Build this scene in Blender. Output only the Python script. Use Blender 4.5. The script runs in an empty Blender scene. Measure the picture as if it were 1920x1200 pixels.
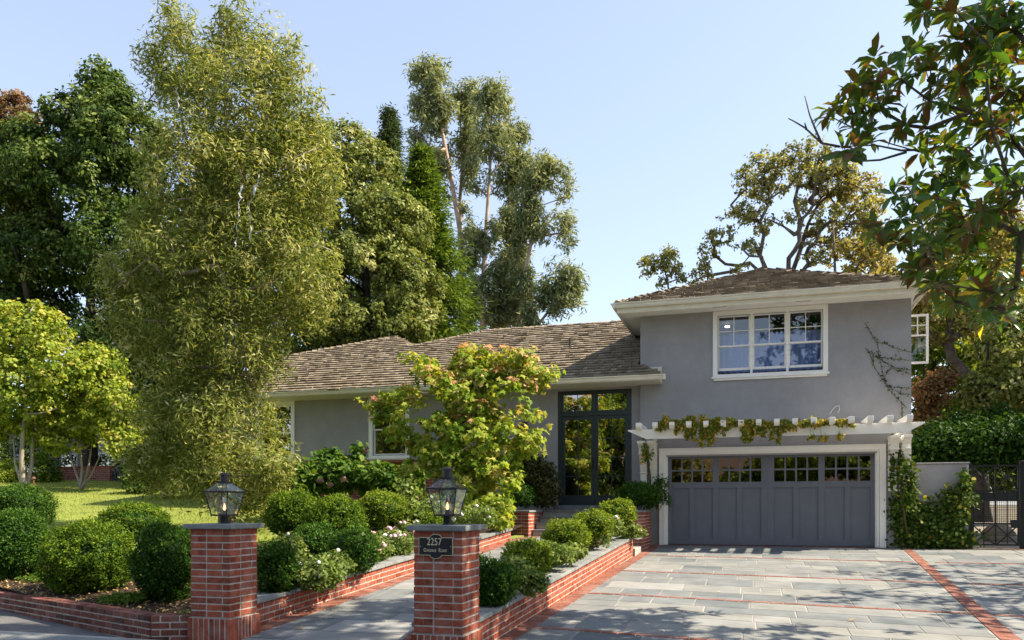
import bpy, math, random
import numpy as np
from mathutils import Vector
R_ = math.radians
C = bpy.context.scene.collection
S = bpy.context.scene

# ------------------------------------------------------------------ camera
F, TH, HZ, ZC = 1494.0, math.atan(450/1494.0), 950.0, 1.5
sT, cT = math.sin(TH), math.cos(TH)
cd = bpy.data.cameras.new('camera'); cam = bpy.data.objects.new('camera', cd); C.objects.link(cam)
cam.location = (0, 0, ZC); cam.rotation_euler = (R_(90), 0, TH)
cd.sensor_width = 36; cd.lens = 36*F/1920; cd.shift_y = (HZ-600)/1920.0
cd.clip_end = 3000; cd.clip_start = 0.1
S.camera = cam

# ------------------------------------------------------------------ sky, sun, exposure
SUN = Vector((0.94, 0.17, 1.0)).normalized()
EL = math.asin(SUN.z); AZ = math.atan2(SUN.x, SUN.y)
w = bpy.data.worlds.new('World'); S.world = w; w.use_nodes = True
nt = w.node_tree; nt.nodes.clear()
sk = nt.nodes.new('ShaderNodeTexSky'); sk.sky_type = 'NISHITA'; sk.sun_disc = False
sk.sun_elevation = EL; sk.sun_rotation = AZ; sk.air_density = 1.0; sk.dust_density = 1.0; sk.ozone_density = 1.0
bg = nt.nodes.new('ShaderNodeBackground'); bg.inputs[1].default_value = 0.145
wo = nt.nodes.new('ShaderNodeOutputWorld')
hs = nt.nodes.new('ShaderNodeHueSaturation'); hs.inputs['Saturation'].default_value = .80
nt.links.new(sk.outputs[0], hs.inputs['Color']); mxs = nt.nodes.new('ShaderNodeMix'); mxs.data_type = 'RGBA'; mxs.inputs[0].default_value = .42; mxs.inputs[7].default_value = (1.50, 1.72, 2.20, 1)
nt.links.new(hs.outputs[0], mxs.inputs[6]); nt.links.new(mxs.outputs[2], bg.inputs[0]); nt.links.new(bg.outputs[0], wo.inputs[0])
sl = bpy.data.lights.new('sun', 'SUN'); sl.energy = 5.0; sl.angle = R_(0.5); sl.color = (1, .87, .67)
so = bpy.data.objects.new('sun', sl); C.objects.link(so); so.location = (20, 5, 30)
so.rotation_euler = (-SUN).to_track_quat('-Z', 'Y').to_euler()
S.view_settings.view_transform = 'Standard'; S.view_settings.look = 'None'
S.view_settings.exposure = 1.35; S.view_settings.gamma = 1

# ------------------------------------------------------------------ helpers: tags, objects
def tag(o, label=None, cat=None, group=None, kind=None):
    if label: o['label'] = label
    if cat: o['category'] = cat
    if group: o['group'] = group
    if kind: o['kind'] = kind
    return o
def thing(name, label, cat, loc=(0,0,0), rz=0, group=None):
    o = bpy.data.objects.new(name, None); C.objects.link(o)
    o.location = loc; o.rotation_euler = (0, 0, rz); o.empty_display_size = .1
    return tag(o, label, cat, group)
def copy_tree(o, parent=None):
    c = o.copy(); C.objects.link(c); c.parent = parent
    for ch in o.children: copy_tree(ch, c)
    return c

def at(px, py, Y):
    a = (px-960)/F; vx, vy, vz = -sT+a*cT, cT+a*sT, (HZ-py)/F
    t = Y/vy; return np.array((vx*t, Y, ZC+vz*t))
def scale_at(px, Y):
    a = (px-960)/F; return (Y/(cT+a*sT))/F          # metres per photo pixel there

def setpar(o, p):
    if p is None: return
    o.parent = p
    if p.type == 'EMPTY': o.matrix_parent_inverse = p.matrix_basis.inverted()
def lerp(a, b, t): return a+(b-a)*t
def clamp(x, a, b): return max(a, min(b, x))

class MB:
    """collects polygons and links them as ONE mesh object"""
    def __init__(s): s.v = []; s.f = []; s.r = []; s.m = []; s.mi = 0
    def poly(s, pts, r=None):
        n = len(s.v); s.v += [tuple(p) for p in pts]; s.f.append(tuple(range(n, n+len(pts))))
        s.r += [random.random() if r is None else r]*len(pts); s.m.append(s.mi)
    def mesh(s, vs, fs, r=None):
        n = len(s.v); s.v += [tuple(p) for p in vs]; r = random.random() if r is None else r
        s.r += [r]*len(vs)
        for f in fs: s.f.append(tuple(n+i for i in f)); s.m.append(s.mi)
    def hexa(s, p, r=None):      # 8 points: bottom 4 ccw, top 4 ccw
        s.mesh(p, [(3,2,1,0),(4,5,6,7),(0,1,5,4),(1,2,6,5),(2,3,7,6),(3,0,4,7)], r)
    def box(s, x0, x1, y0, y1, z0, z1, r=None):
        s.hexa([(x0,y0,z0),(x1,y0,z0),(x1,y1,z0),(x0,y1,z0),(x0,y0,z1),(x1,y0,z1),(x1,y1,z1),(x0,y1,z1)], r)
    def obox(s, o, u, v, w_, a, b, c, r=None):   # oriented box from corner o along unit u,v,w by a,b,c
        o = np.array(o, float); u = np.array(u)*a; v = np.array(v)*b; w_ = np.array(w_)*c
        s.hexa([o, o+u, o+u+v, o+v, o+w_, o+u+w_, o+u+v+w_, o+v+w_], r)
    def prism(s, prof, axis, a, b, r=None):      # profile [(p,q)] extruded along axis
        def P(p, q, t): return (t, p, q) if axis == 0 else ((p, t, q) if axis == 1 else (p, q, t))
        n = len(prof); vs = [P(p, q, a) for p, q in prof]+[P(p, q, b) for p, q in prof]
        fs = [(i, (i+1) % n, n+(i+1) % n, n+i) for i in range(n)]+[tuple(range(n-1, -1, -1)), tuple(range(n, 2*n))]
        s.mesh(vs, fs, r)
    def cyl(s, c, r0, r1, h, n=12, rr=None):
        vs = [(c[0]+r0*math.cos(2*math.pi*i/n), c[1]+r0*math.sin(2*math.pi*i/n), c[2]) for i in range(n)]
        vs += [(c[0]+r1*math.cos(2*math.pi*i/n), c[1]+r1*math.sin(2*math.pi*i/n), c[2]+h) for i in range(n)]
        s.mesh(vs, [(i, (i+1) % n, n+(i+1) % n, n+i) for i in range(n)]+[tuple(range(n-1, -1, -1)), tuple(range(n, 2*n))], rr)
    def tube(s, pts, rad, n=6, rr=None):
        pts = [np.array(p, float) for p in pts]
        if len(pts) < 2: return
        k = len(pts); base = len(s.v); up = None
        for i, p in enumerate(pts):
            t = pts[min(i+1, k-1)]-pts[max(i-1, 0)]; t = t/(np.linalg.norm(t)+1e-9)
            if up is None:
                up = np.cross(t, (0.31, 0.77, 0.1)); up /= np.linalg.norm(up)+1e-9
            up = up-t*np.dot(up, t); up /= np.linalg.norm(up)+1e-9
            sd = np.cross(t, up); r = rad[i] if hasattr(rad, '__len__') else rad
            for j in range(n):
                a = 2*math.pi*j/n; s.v.append(tuple(p+r*(math.cos(a)*up+math.sin(a)*sd)))
        s.r += [random.random() if rr is None else rr]*(k*n)
        for i in range(k-1):
            for j in range(n):
                s.f.append((base+i*n+j, base+i*n+(j+1) % n, base+(i+1)*n+(j+1) % n, base+(i+1)*n+j)); s.m.append(s.mi)
        s.f.append(tuple(base+j for j in range(n-1, -1, -1))); s.m.append(s.mi)
        s.f.append(tuple(base+(k-1)*n+j for j in range(n))); s.m.append(s.mi)
    def build(s, name, mat, parent=None, smooth=False, bevel=0):
        me = bpy.data.meshes.new(name); me.from_pydata(s.v, [], s.f)
        for m_ in (mat if isinstance(mat, (list, tuple)) else [mat]): me.materials.append(m_)
        if isinstance(mat, (list, tuple)): me.polygons.foreach_set('material_index', s.m)
        at_ = me.attributes.new('rnd', 'FLOAT', 'POINT'); at_.data.foreach_set('value', s.r)
        if smooth: me.polygons.foreach_set('use_smooth', [True]*len(me.polygons))
        me.update()
        o = bpy.data.objects.new(name, me); C.objects.link(o)
        setpar(o, parent)
        if bevel:
            b = o.modifiers.new('bevel', 'BEVEL'); b.width = bevel; b.segments = 2; b.limit_method = 'ANGLE'
        return o

# ------------------------------------------------------------------ materials
def newmat(name):
    m = bpy.data.materials.new(name); m.use_nodes = True; t = m.node_tree
    return m, t, t.nodes['Principled BSDF']
def node(t, k, **kw):
    n = t.nodes.new(k)
    for a, b in kw.items(): setattr(n, a, b)
    return n
def ramp(t, src, stops):
    r = node(t, 'ShaderNodeValToRGB'); e = r.color_ramp.elements
    while len(e) < len(stops): e.new(.5)
    for i, (p, c) in enumerate(stops): e[i].position = p; e[i].color = (*c, 1)
    t.links.new(src, r.inputs[0]); return r.outputs[0]
def noise(t, sc, det=4, rough=.55, src='Object'):
    tc = node(t, 'ShaderNodeTexCoord'); n = node(t, 'ShaderNodeTexNoise')
    n.inputs['Scale'].default_value = sc; n.inputs['Detail'].default_value = det; n.inputs['Roughness'].default_value = rough
    t.links.new(tc.outputs[src], n.inputs['Vector']); return n.outputs['Fac']
def mix(t, a, b, f, mode='MIX'):
    n = node(t, 'ShaderNodeMix', data_type='RGBA', blend_type=mode)
    for i, x in ((0, f), (6, a), (7, b)):
        if isinstance(x, (float, int)): n.inputs[i].default_value = x
        elif isinstance(x, tuple): n.inputs[i].default_value = (*x, 1)
        else: t.links.new(x, n.inputs[i])
    return n.outputs[2]
def bump(t, p, h, st=.3, dist=.01):
    b = node(t, 'ShaderNodeBump'); b.inputs['Strength'].default_value = st; b.inputs['Distance'].default_value = dist
    t.links.new(h, b.inputs['Height']); t.links.new(b.outputs[0], p.inputs['Normal'])
def attr(t):
    a = node(t, 'ShaderNodeAttribute', attribute_name='rnd'); return a.outputs['Fac']
def surf(name, stops, rough=.8, nsc=6, namt=.35, bsc=60, bst=.3, bd=.004, spec=.3, dirt=None):
    """per-piece colour from attribute + noise variation + bump"""
    m, t, p = newmat(name)
    c = ramp(t, attr(t), stops)
    n1 = noise(t, nsc, 5, .6); dark = ramp(t, n1, [(.3, (1-namt,)*3), (.7, (1+namt*.25,)*3)])
    c = mix(t, c, dark, 1.0, 'MULTIPLY')
    if dirt:
        n2 = noise(t, dirt[1], 6, .7); f = ramp(t, n2, [(.45, (0,0,0)), (.7, (1,1,1))])
        fm = node(t, 'ShaderNodeMath', operation='MULTIPLY'); t.links.new(f, fm.inputs[0]); fm.inputs[1].default_value = dirt[2]
        c = mix(t, c, dirt[0], fm.outputs[0])
    t.links.new(c, p.inputs['Base Color']); p.inputs['Roughness'].default_value = rough
    p.inputs['Specular IOR Level'].default_value = spec
    if bst: bump(t, p, noise(t, bsc, 4, .6), bst, bd)
    return m
def plain(name, c, rough=.5, metal=0, spec=.4, namt=.1, bst=.1, bsc=40):
    return surf(name, [(0, c), (1, c)], rough, 3, namt, bsc, bst, .002, spec)
M = {}
M['stucco'] = surf('grey_stucco', [(0, (.335,.327,.335)), (1, (.335,.327,.335))], .9, 2.2, .13, 26, .8, .012, .12, ((.275,.262,.258), .8, .35))
M['white'] = surf('white_paint', [(0, (.87,.85,.80)), (1, (.87,.85,.80))], .5, 5, .05, 60, .12, .002, .4)
M['cream'] = surf('cream_gutter_paint', [(0, (.74,.69,.56)), (1, (.74,.69,.56))], .45, 4, .12, 60, .1, .002, .4)
M['garage'] = surf('slate_blue_door_paint', [(0, (.148,.157,.185)), (1, (.148,.157,.185))], .5, 3, .10, 120, .15, .002, .35)
M['garagewall'] = M['stucco']
M['teal'] = plain('dark_teal_paint', (.022,.034,.040), .35)
M['black'] = plain('black_iron', (.012,.013,.014), .45)
M['bronze'] = plain('dark_bronze_metal', (.028,.024,.026), .42)
M['brick'] = surf('red_brick', [(0, (.19,.044,.023)), (.35, (.31,.070,.034)), (.7, (.37,.095,.048)), (1, (.28,.090,.062))], .85, 14, .40, 70, .7, .006, .2, ((.42,.30,.27), 9, .30))
M['olbrick'] = surf('weathered_brick', [(0, (.085,.032,.024)), (.5, (.19,.055,.038)), (1, (.25,.095,.068))], .88, 10, .5, 60, .8, .008, .2, ((.30,.25,.21), 7, .30))
M['pbrick'] = surf('paver_brick', [(0, (.16,.060,.042)), (.5, (.235,.085,.058)), (1, (.30,.125,.092))], .85, 9, .3, 60, .5, .004, .2, ((.45,.38,.34), 5, .3))
M['mortar'] = surf('pale_mortar', [(0, (.50,.44,.39)), (1, (.50,.44,.39))], .95, 9, .35, 80, .6, .004, .1)
M['joint'] = surf('paving_joint', [(0, (.34,.325,.30)), (1, (.34,.325,.30))], .95, 1.2, .45, 80, .4, .004, .1)
M['slab'] = surf('bluestone_slab', [(0, (.100,.118,.130)), (.25, (.170,.186,.192)), (.55, (.225,.228,.216)), (.8, (.135,.150,.162)), (1, (.275,.278,.272))], .78, 2.3, .30, 45, .35, .004, .35, ((.26,.262,.25), 1.6, .4))
M['coping'] = surf('slate_coping', [(0, (.15,.17,.175)), (1, (.24,.25,.25))], .75, 6, .3, 50, .35, .004, .35, ((.30,.29,.26), 4, .35))
M['limestone'] = surf('limestone_step', [(0, (.33,.33,.30)), (1, (.40,.39,.36))], .8, 6, .25, 50, .3, .004, .3)
M['asphalt'] = surf('worn_asphalt', [(0, (.115,.115,.12)), (1, (.115,.115,.12))], .92, 1.2, .35, 180, .8, .006, .25, ((.20,.19,.18), 14, .35))
M['soil'] = surf('mulch_soil', [(0, (.035,.024,.018)), (1, (.035,.024,.018))], .95, 8, .6, 30, 1, .03, .1, ((.13,.09,.06), 18, .55))
M['ground'] = surf('dry_ground', [(0, (.16,.14,.10)), (1, (.16,.14,.10))], .95, .4, .4, 10, .6, .03, .1)
M['lawn'] = surf('lawn_turf', [(0, (.22,.26,.06)), (1, (.22,.26,.06))], .95, 1.1, .3, 60, .8, .02, .1)
M['gravel'] = surf('pale_gravel', [(0, (.22,.195,.16)), (1, (.22,.195,.16))], .95, 2, .3, 60, .8, .01, .1)
M['shake'] = surf('weathered_cedar_shake', [(0, (.15,.120,.086)), (.3, (.200,.163,.118)), (.65, (.235,.195,.145)), (1, (.29,.245,.185))], .9, 30, .25, 45, .6, .006, .15)
M['shakeunder'] = plain('roof_underlay', (.035,.028,.022), .95)
M['darkroom'] = plain('dark_interior', (.03,.027,.024), .9)
M['curtain'] = plain('sky_tinted_curtain', (.42,.52,.80), .9)  # blue of the sky's reflection in the window put into the cloth colour
M['wood'] = plain('brown_wood_inside', (.16,.06,.03), .6)
M['bark_grey'] = surf('grey_bark', [(0, (.13,.105,.085)), (1, (.20,.165,.135))], .95, 5, .5, 25, 1, .03, .1)
M['bark_dark'] = surf('dark_bark', [(0, (.05,.042,.035)), (1, (.10,.082,.066))], .95, 5, .5, 25, 1, .03, .1)
M['bark_pale'] = surf('pale_smooth_bark', [(0, (.30,.26,.21)), (1, (.40,.35,.29))], .8, 4, .35, 20, .4, .01, .2)
M['bark_tan'] = surf('tan_twig_bark', [(0, (.24,.20,.15)), (1, (.34,.29,.22))], .9, 5, .4, 25, .8, .02, .1)
M['bark_euc'] = surf('tan_eucalyptus_bark', [(0, (.34,.23,.165)), (1, (.46,.34,.26))], .85, 1.5, .45, 12, .5, .02, .2)
M['stem'] = surf('green_brown_stem', [(0, (.11,.085,.045)), (1, (.11,.085,.045))], .9, 5, .3, 25, .4, .01, .1)
M['paper'] = plain('white_paper', (.55,.56,.56), .9)
M['petal_w'] = plain('white_petal', (.82,.80,.78), .7)
M['petal_p'] = plain('pink_petal', (.78,.46,.50), .7)
M['gold'] = plain('pale_gold_paint', (.62,.55,.38), .4)
M['plaque'] = plain('black_plaque_enamel', (.012,.014,.02), .35)

def foliage(name, stops, trans=.35, tcol=(1.25,1.15,.5), gloss=.10, rough=.55, back=None):
    m, t, p = newmat(name)
    c = ramp(t, attr(t), stops)
    if back:
        g = node(t, 'ShaderNodeNewGeometry'); bc = ramp(t, attr(t), back); c = mix(t, c, bc, g.outputs['Backfacing'])
    t.links.new(c, p.inputs['Base Color']); p.inputs['Roughness'].default_value = rough
    p.inputs['Specular IOR Level'].default_value = gloss
    tr = node(t, 'ShaderNodeBsdfTranslucent'); c2 = mix(t, c, tuple(tcol), 1.0, 'MULTIPLY'); t.links.new(c2, tr.inputs[0])
    ms = node(t, 'ShaderNodeMixShader'); ms.inputs[0].default_value = trans
    t.links.new(p.outputs[0], ms.inputs[1]); t.links.new(tr.outputs[0], ms.inputs[2])
    t.links.new(ms.outputs[0], t.nodes['Material Output'].inputs[0])
    return m
T2 = (1.5,1.45,.6)
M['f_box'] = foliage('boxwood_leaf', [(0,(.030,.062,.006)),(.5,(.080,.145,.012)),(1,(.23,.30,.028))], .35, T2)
M['f_boxsun'] = foliage('sunlit_boxwood_leaf', [(0,(.06,.10,.010)),(.5,(.14,.20,.020)),(1,(.30,.36,.05))], .4, T2)  # lighter copy of the boxwood leaf, sunshine put into its colour
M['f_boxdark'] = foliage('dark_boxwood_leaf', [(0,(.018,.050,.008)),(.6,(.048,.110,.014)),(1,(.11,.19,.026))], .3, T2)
M['f_tall'] = foliage('olive_narrow_leaf', [(0,(.052,.080,.014)),(.4,(.148,.188,.036)),(.72,(.31,.33,.10)),(1,(.53,.51,.27))], .44, (1.4,1.28,.65))
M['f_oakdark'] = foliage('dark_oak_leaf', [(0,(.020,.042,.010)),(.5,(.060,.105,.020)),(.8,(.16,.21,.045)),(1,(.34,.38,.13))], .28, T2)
M['f_oak'] = foliage('olive_oak_leaf', [(0,(.045,.070,.016)),(.45,(.135,.17,.036)),(.75,(.27,.30,.09)),(1,(.46,.46,.22))], .35, (1.4,1.3,.7))
M['f_conifer'] = foliage('conifer_needle', [(0,(.035,.065,.012)),(.6,(.085,.145,.022)),(1,(.21,.28,.05))], .3, T2)
M['f_coniferdk'] = foliage('blue_green_needle', [(0,(.040,.070,.040)),(1,(.10,.145,.07))], .25)
M['f_euc'] = foliage('eucalyptus_leaf', [(0,(.08,.115,.05)),(.5,(.17,.21,.09)),(1,(.40,.42,.23))], .35, (1.3,1.2,.7))
M['f_gnarl'] = foliage('yellowing_oak_leaf', [(0,(.11,.12,.03)),(.5,(.26,.25,.07)),(1,(.46,.42,.16))], .45, (1.5,1.25,.6))
M['f_gnarlg'] = foliage('grey_green_oak_leaf', [(0,(.10,.125,.04)),(.5,(.22,.235,.08)),(1,(.44,.42,.18))], .42, (1.4,1.25,.6))
M['f_bright'] = foliage('bright_yellow_green_leaf', [(0,(.09,.155,.022)),(.45,(.22,.29,.038)),(.85,(.37,.41,.08)),(1,(.50,.43,.12))], .45, (1.5,1.4,.5))
M['f_maple'] = foliage('maple_leaf', [(0,(.08,.16,.015)),(.4,(.19,.29,.028)),(.75,(.38,.40,.07)),(1,(.54,.44,.16))], .42, (1.5,1.4,.5))
M['f_maplered'] = foliage('coral_maple_leaf', [(0,(.42,.38,.12)),(.4,(.52,.34,.16)),(1,(.56,.26,.16))], .4, (1.3,1.1,.7))
M['f_mag'] = foliage('magnolia_leaf', [(0,(.030,.080,.018)),(.6,(.065,.155,.030)),(.9,(.12,.21,.025)),(1,(.5,.42,.04))], .36, (2.4,2.0,.5), .5, .32, back=[(.20,(.13,.065,.026)),(.30,(.11,.080,.024)),(.40,(.05,.10,.022)),(1,(.15,.20,.025))])
M['f_ivy'] = foliage('ivy_leaf', [(0,(.030,.06,.010)),(.6,(.075,.125,.020)),(.92,(.16,.20,.035)),(1,(.42,.33,.04))], .35, T2)
M['f_wist'] = foliage('wisteria_leaf', [(0,(.09,.16,.03)),(.5,(.20,.25,.04)),(.75,(.50,.38,.05)),(1,(.62,.36,.06))], .4, (1.3,1.2,.6))
M['f_hyd'] = foliage('hydrangea_leaf', [(0,(.035,.085,.014)),(.6,(.085,.16,.024)),(1,(.20,.26,.045))], .35, T2)
M['f_darkred'] = foliage('bronze_maple_leaf', [(0,(.035,.050,.014)),(.6,(.080,.085,.026)),(1,(.14,.095,.04))], .3)
M['f_rose'] = foliage('rose_leaf', [(0,(.07,.12,.03)),(.6,(.16,.22,.055)),(1,(.28,.31,.10))], .38, T2)
M['f_brown'] = foliage('russet_leaf', [(0,(.09,.07,.03)),(.5,(.20,.13,.055)),(1,(.28,.11,.065))], .35, (1.2,1.1,.8))
M['f_grass'] = foliage('grass_blade', [(0,(.17,.23,.045)),(1,(.34,.38,.09))], .4, T2)
M['f_dry'] = foliage('dry_leaf', [(0,(.38,.25,.10)),(1,(.52,.38,.18))], .3, (1,1,1))

def glassmat(name, refl, tint=(1,1,1), rough=.0, wob=.05):
    m, t, p = newmat(name); t.nodes.remove(p)
    tr = node(t, 'ShaderNodeBsdfTransparent'); tr.inputs[0].default_value = (*tint, 1)
    gl = node(t, 'ShaderNodeBsdfGlossy'); gl.inputs['Roughness'].default_value = rough
    lwt = node(t, 'ShaderNodeLayerWeight'); lwt.inputs[0].default_value = .5; lw = node(t, 'ShaderNodeMath', operation='POWER'); t.links.new(lwt.outputs['Facing'], lw.inputs[0]); lw.inputs[1].default_value = 4
    mp = node(t, 'ShaderNodeMapRange'); mp.inputs[1].default_value = 0.0; mp.inputs[2].default_value = 1
    mp.inputs[3].default_value = refl; mp.inputs[4].default_value = 1
    t.links.new(lw.outputs[0], mp.inputs[0])
    ms = node(t, 'ShaderNodeMixShader'); t.links.new(mp.outputs[0], ms.inputs[0])
    t.links.new(tr.outputs[0], ms.inputs[1]); t.links.new(gl.outputs[0], ms.inputs[2])
    n = noise(t, 1.3, 2); b = node(t, 'ShaderNodeBump'); b.inputs['Strength'].default_value = wob; b.inputs['Distance'].default_value = .02
    t.links.new(n, b.inputs['Height']); t.links.new(b.outputs[0], gl.inputs['Normal'])
    t.links.new(ms.outputs[0], t.nodes['Material Output'].inputs[0]); return m
M['glass'] = glassmat('window_glass', .16, (.62,.70,.86))
M['glassgar'] = glassmat('garage_glass', .20, (.3,.3,.3))
M['glassdk'] = glassmat('reflective_door_glass', .5, (.4,.4,.4))
M['lampglass'] = glassmat('lantern_glass', .09, (.97,.98,.97), 0, .0)
m, t, p = newmat('gas_flame'); p.inputs['Base Color'].default_value = (1,.5,.15,1)
p.inputs['Emission Color'].default_value = (1,.42,.14,1); p.inputs['Emission Strength'].default_value = 2.2; M['flame'] = m
m, t, p = newmat('ceiling_lamp_light'); p.inputs['Emission Color'].default_value = (1,.75,.45,1); p.inputs['Emission Strength'].default_value = 6; M['bulb'] = m

# ------------------------------------------------------------------ leaf clouds
rg = np.random.default_rng(7)
TPL = {
 'quad': (np.array([(0,0,0),(.45,-.30,.07),(1,0,-.02),(.45,.30,.07)]), [(0,1,2),(0,2,3)]),
 'lance': (np.array([(0,0,0),(.45,-.12,.02),(1,0,-.05),(.45,.12,.02)]), [(0,1,2),(0,2,3)]),
 'round': (np.array([(0,0,0),(.25,-.34,.06),(.75,-.30,.05),(1,0,-.03),(.75,.30,.05),(.25,.34,.06)]), [(0,1,2),(0,2,3),(0,3,4),(0,4,5)]),
 'mag': (np.array([(0,0,0),(.3,0,.0),(.65,0,-.06),(.98,0,-.22),(.28,-.15,.05),(.65,-.18,.02),(.28,.15,.05),(.65,.18,.02)]),
         [(0,4,1),(0,1,6),(4,5,2),(4,2,1),(1,2,7),(1,7,6),(5,3,2),(2,3,7)]),
}
_ma = [(-150,.30),(-128,.62),(-100,.34),(-72,.80),(-48,.40),(-30,.50),(0,1.0),(30,.50),(48,.40),(72,.80),(100,.34),(128,.62),(150,.30)]
TPL['maple'] = (np.array([(0,0,0)]+[(r*math.cos(R_(a))*.62+.1, r*math.sin(R_(a))*.62, -.10*r*r) for a, r in _ma]), [(0,i,i+1) for i in range(1,13)])

def unit(a): return a/(np.linalg.norm(a, axis=-1, keepdims=True)+1e-9)
def leaves(name, P, N, size, tpl, mat, parent=None, var=.35, droop=0.0, rnd=None, axis=None):
    P = np.asarray(P, float); n = len(P); V, Fc = TPL[tpl]
    N = unit(np.asarray(N, float)); a = rg.normal(size=(n,3))
    if axis is not None: a = a*.45+np.asarray(axis)
    a[:,2] -= droop
    a = unit(a-N*(a*N).sum(1, keepdims=True)); b = np.cross(N, a)
    s = (np.asarray(size)*(1+rg.uniform(-var, var, n)))[:,None,None]
    W = P[:,None,:]+s*(V[None,:,0:1]*a[:,None,:]+V[None,:,1:2]*b[:,None,:]+V[None,:,2:3]*N[:,None,:])
    k = len(V); fa = np.array(Fc); nf = len(fa)
    idx = (np.arange(n)[:,None,None]*k+fa[None]).reshape(-1)
    me = bpy.data.meshes.new(name); me.vertices.add(n*k); me.vertices.foreach_set('co', W.reshape(-1).astype(np.float32))
    me.loops.add(len(idx)); me.loops.foreach_set('vertex_index', idx.astype(np.int32))
    me.polygons.add(n*nf); me.polygons.foreach_set('loop_start', (np.arange(n*nf)*3).astype(np.int32))
    me.polygons.foreach_set('loop_total', np.full(n*nf, 3, np.int32))
    me.materials.append(mat)
    r = rg.random(n) if rnd is None else np.clip(rnd, 0, 1)
    at_ = me.attributes.new('rnd', 'FLOAT', 'POINT'); at_.data.foreach_set('value', np.repeat(r, k).astype(np.float32))
    me.update(calc_edges=True)
    o = bpy.data.objects.new(name, me); C.objects.link(o)
    setpar(o, parent)
    return o
def sph(n): return unit(rg.normal(size=(n,3)))
def clumps(blobs, density, inner=.35, flat=1.0):
    """clump centres inside ellipsoid blobs (centre, radii); density = clumps per m2 of blob surface"""
    out = []; nor = []
    for c, r in blobs:
        c = np.array(c, float); r = np.array(r, float)
        n = max(4, int(density*4*math.pi*((r[0]*r[1]+r[1]*r[2]+r[0]*r[2])/3)))
        d = sph(n); rad = inner+(1-inner)*rg.random(n)**.55
        out.append(c+d*r*rad[:,None]); nor.append(d)
    return np.concatenate(out), np.concatenate(nor)
def spray(cent, nor, per, cr, up=.45, out=.5, rn=.75, squash=.7):
    """leaves around clump centres"""
    n = len(cent); c = np.repeat(cent, per, 0); m = len(c)
    crs = np.repeat(cr*rg.uniform(.55, 1.35, n), per)[:,None]
    off = sph(m)*rg.random(m)[:,None]**(1/2.2); off[:,2] *= squash
    P = c+off*crs
    N = np.repeat(nor, per, 0)*out+off*1.0+rg.normal(size=(m,3))*rn*.75; N[:,2] += up
    cv = np.repeat(rg.normal(size=n)*.16, per)
    return P, N, cv

def grow(trunk, r0, targets, wig=.15, step=.5, rmin=.012, seed=1, up=.3, power=.5, limbs=()):
    """branches from a trunk polyline to every target; returns list of (points, radii)"""
    rnd = random.Random(seed)
    nodes = []; par = []; chains = []
    tr = [np.array(p, float) for p in trunk]
    ch = []
    for i in range(len(tr)-1):
        L = np.linalg.norm(tr[i+1]-tr[i]); k = max(1, int(L/step))
        for j in range(k):
            nodes.append(tr[i]+(tr[i+1]-tr[i])*j/k); par.append(len(nodes)-2 if len(nodes) > 1 else -1); ch.append(len(nodes)-1)
    nodes.append(tr[-1]); par.append(len(nodes)-2); ch.append(len(nodes)-1); chains.append(ch)
    ntrunk = len(nodes)
    for lb in limbs:
        lb = [np.array(p, float) for p in lb]; i = int(np.argmin([np.linalg.norm(lb[0]-x)+(5 if x[2] > lb[0][2]+.3 else 0) for x in nodes])); ch = [i]
        for a, b in zip([nodes[i]]+lb[:-1], lb):
            k = max(1, int(np.linalg.norm(b-a)/step*1.5))
            for j in range(1, k+1):
                x = a+(b-a)*j/k
                if j < k: x = x+np.array([rnd.gauss(0,1) for _ in range(3)])*wig*step*.35
                nodes.append(x); par.append(ch[-1]); ch.append(len(nodes)-1)
        chains.append(ch)
    z0 = tr[0][2]; H = tr[-1][2]-z0
    tg = sorted([np.array(q, float) for q in targets], key=lambda q: min(np.linalg.norm(q-x) for x in nodes[ntrunk//3:]))
    for q in tg:
        A = np.array(nodes); d = q-A; L = np.linalg.norm(d, axis=1)
        cost = L+.55*np.maximum(0, A[:,2]-q[2]+.25*L); cost[:max(1, ntrunk//3)] += 1e3 if ntrunk > 3 else 0
        i = int(np.argmin(cost)); p = nodes[i]; L = L[i]
        if L < .02: continue
        k = max(1, int(L/step)); ch = [i]; prev = i
        pd = nodes[i]-nodes[par[i]] if par[i] >= 0 else np.array((0,0,1.))
        pd = pd/(np.linalg.norm(pd)+1e-9)
        w1 = np.array([rnd.gauss(0,1) for _ in range(3)])*wig*L*.35
        for j in range(1, k+1):
            t_ = j/k; x = p+(q-p)*t_+pd*math.sin(math.pi*t_)*L*.12+w1*math.sin(math.pi*t_)
            if j < k: x = x+np.array([rnd.gauss(0,1) for _ in range(3)])*wig*step*.6
            x[2] += up*L*.12*math.sin(math.pi*t_)*(1 if j < k else 0)
            nodes.append(x); par.append(prev); prev = len(nodes)-1; ch.append(prev)
        chains.append(ch)
    cnt = np.ones(len(nodes))*.15
    for ch in chains: cnt[ch[-1]] += 1
    for i in range(len(nodes)-1, 0, -1):
        if par[i] >= 0: cnt[par[i]] += cnt[i]
    rad = r0*(cnt/cnt[0])**power
    for i in range(ntrunk): rad[i] *= lerp(1, .45, i/max(1, ntrunk-1))
    for i in range(ntrunk, len(nodes)): rad[i] = min(rad[i], rad[par[i]]*(.72 if par[i] < ntrunk else .985))
    rad = np.maximum(rmin, rad)
    out = []
    for ci, ch in enumerate(chains):
        rr = [rad[j] for j in ch]
        if ci > 0 and len(ch) > 1: rr[0] = min(rr[0], rr[1]*1.25)
        if ci == 0:
            rr[0] *= 1.35
        out.append(([nodes[j] for j in ch], rr))
    return out
def wood(name, chains, mat, parent, n=7, nsmall=4):
    mb = MB()
    for pts, rr in chains: mb.tube(pts, rr, n if max(rr) > .05 else nsmall)
    return mb.build(name, mat, parent, smooth=True)

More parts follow.
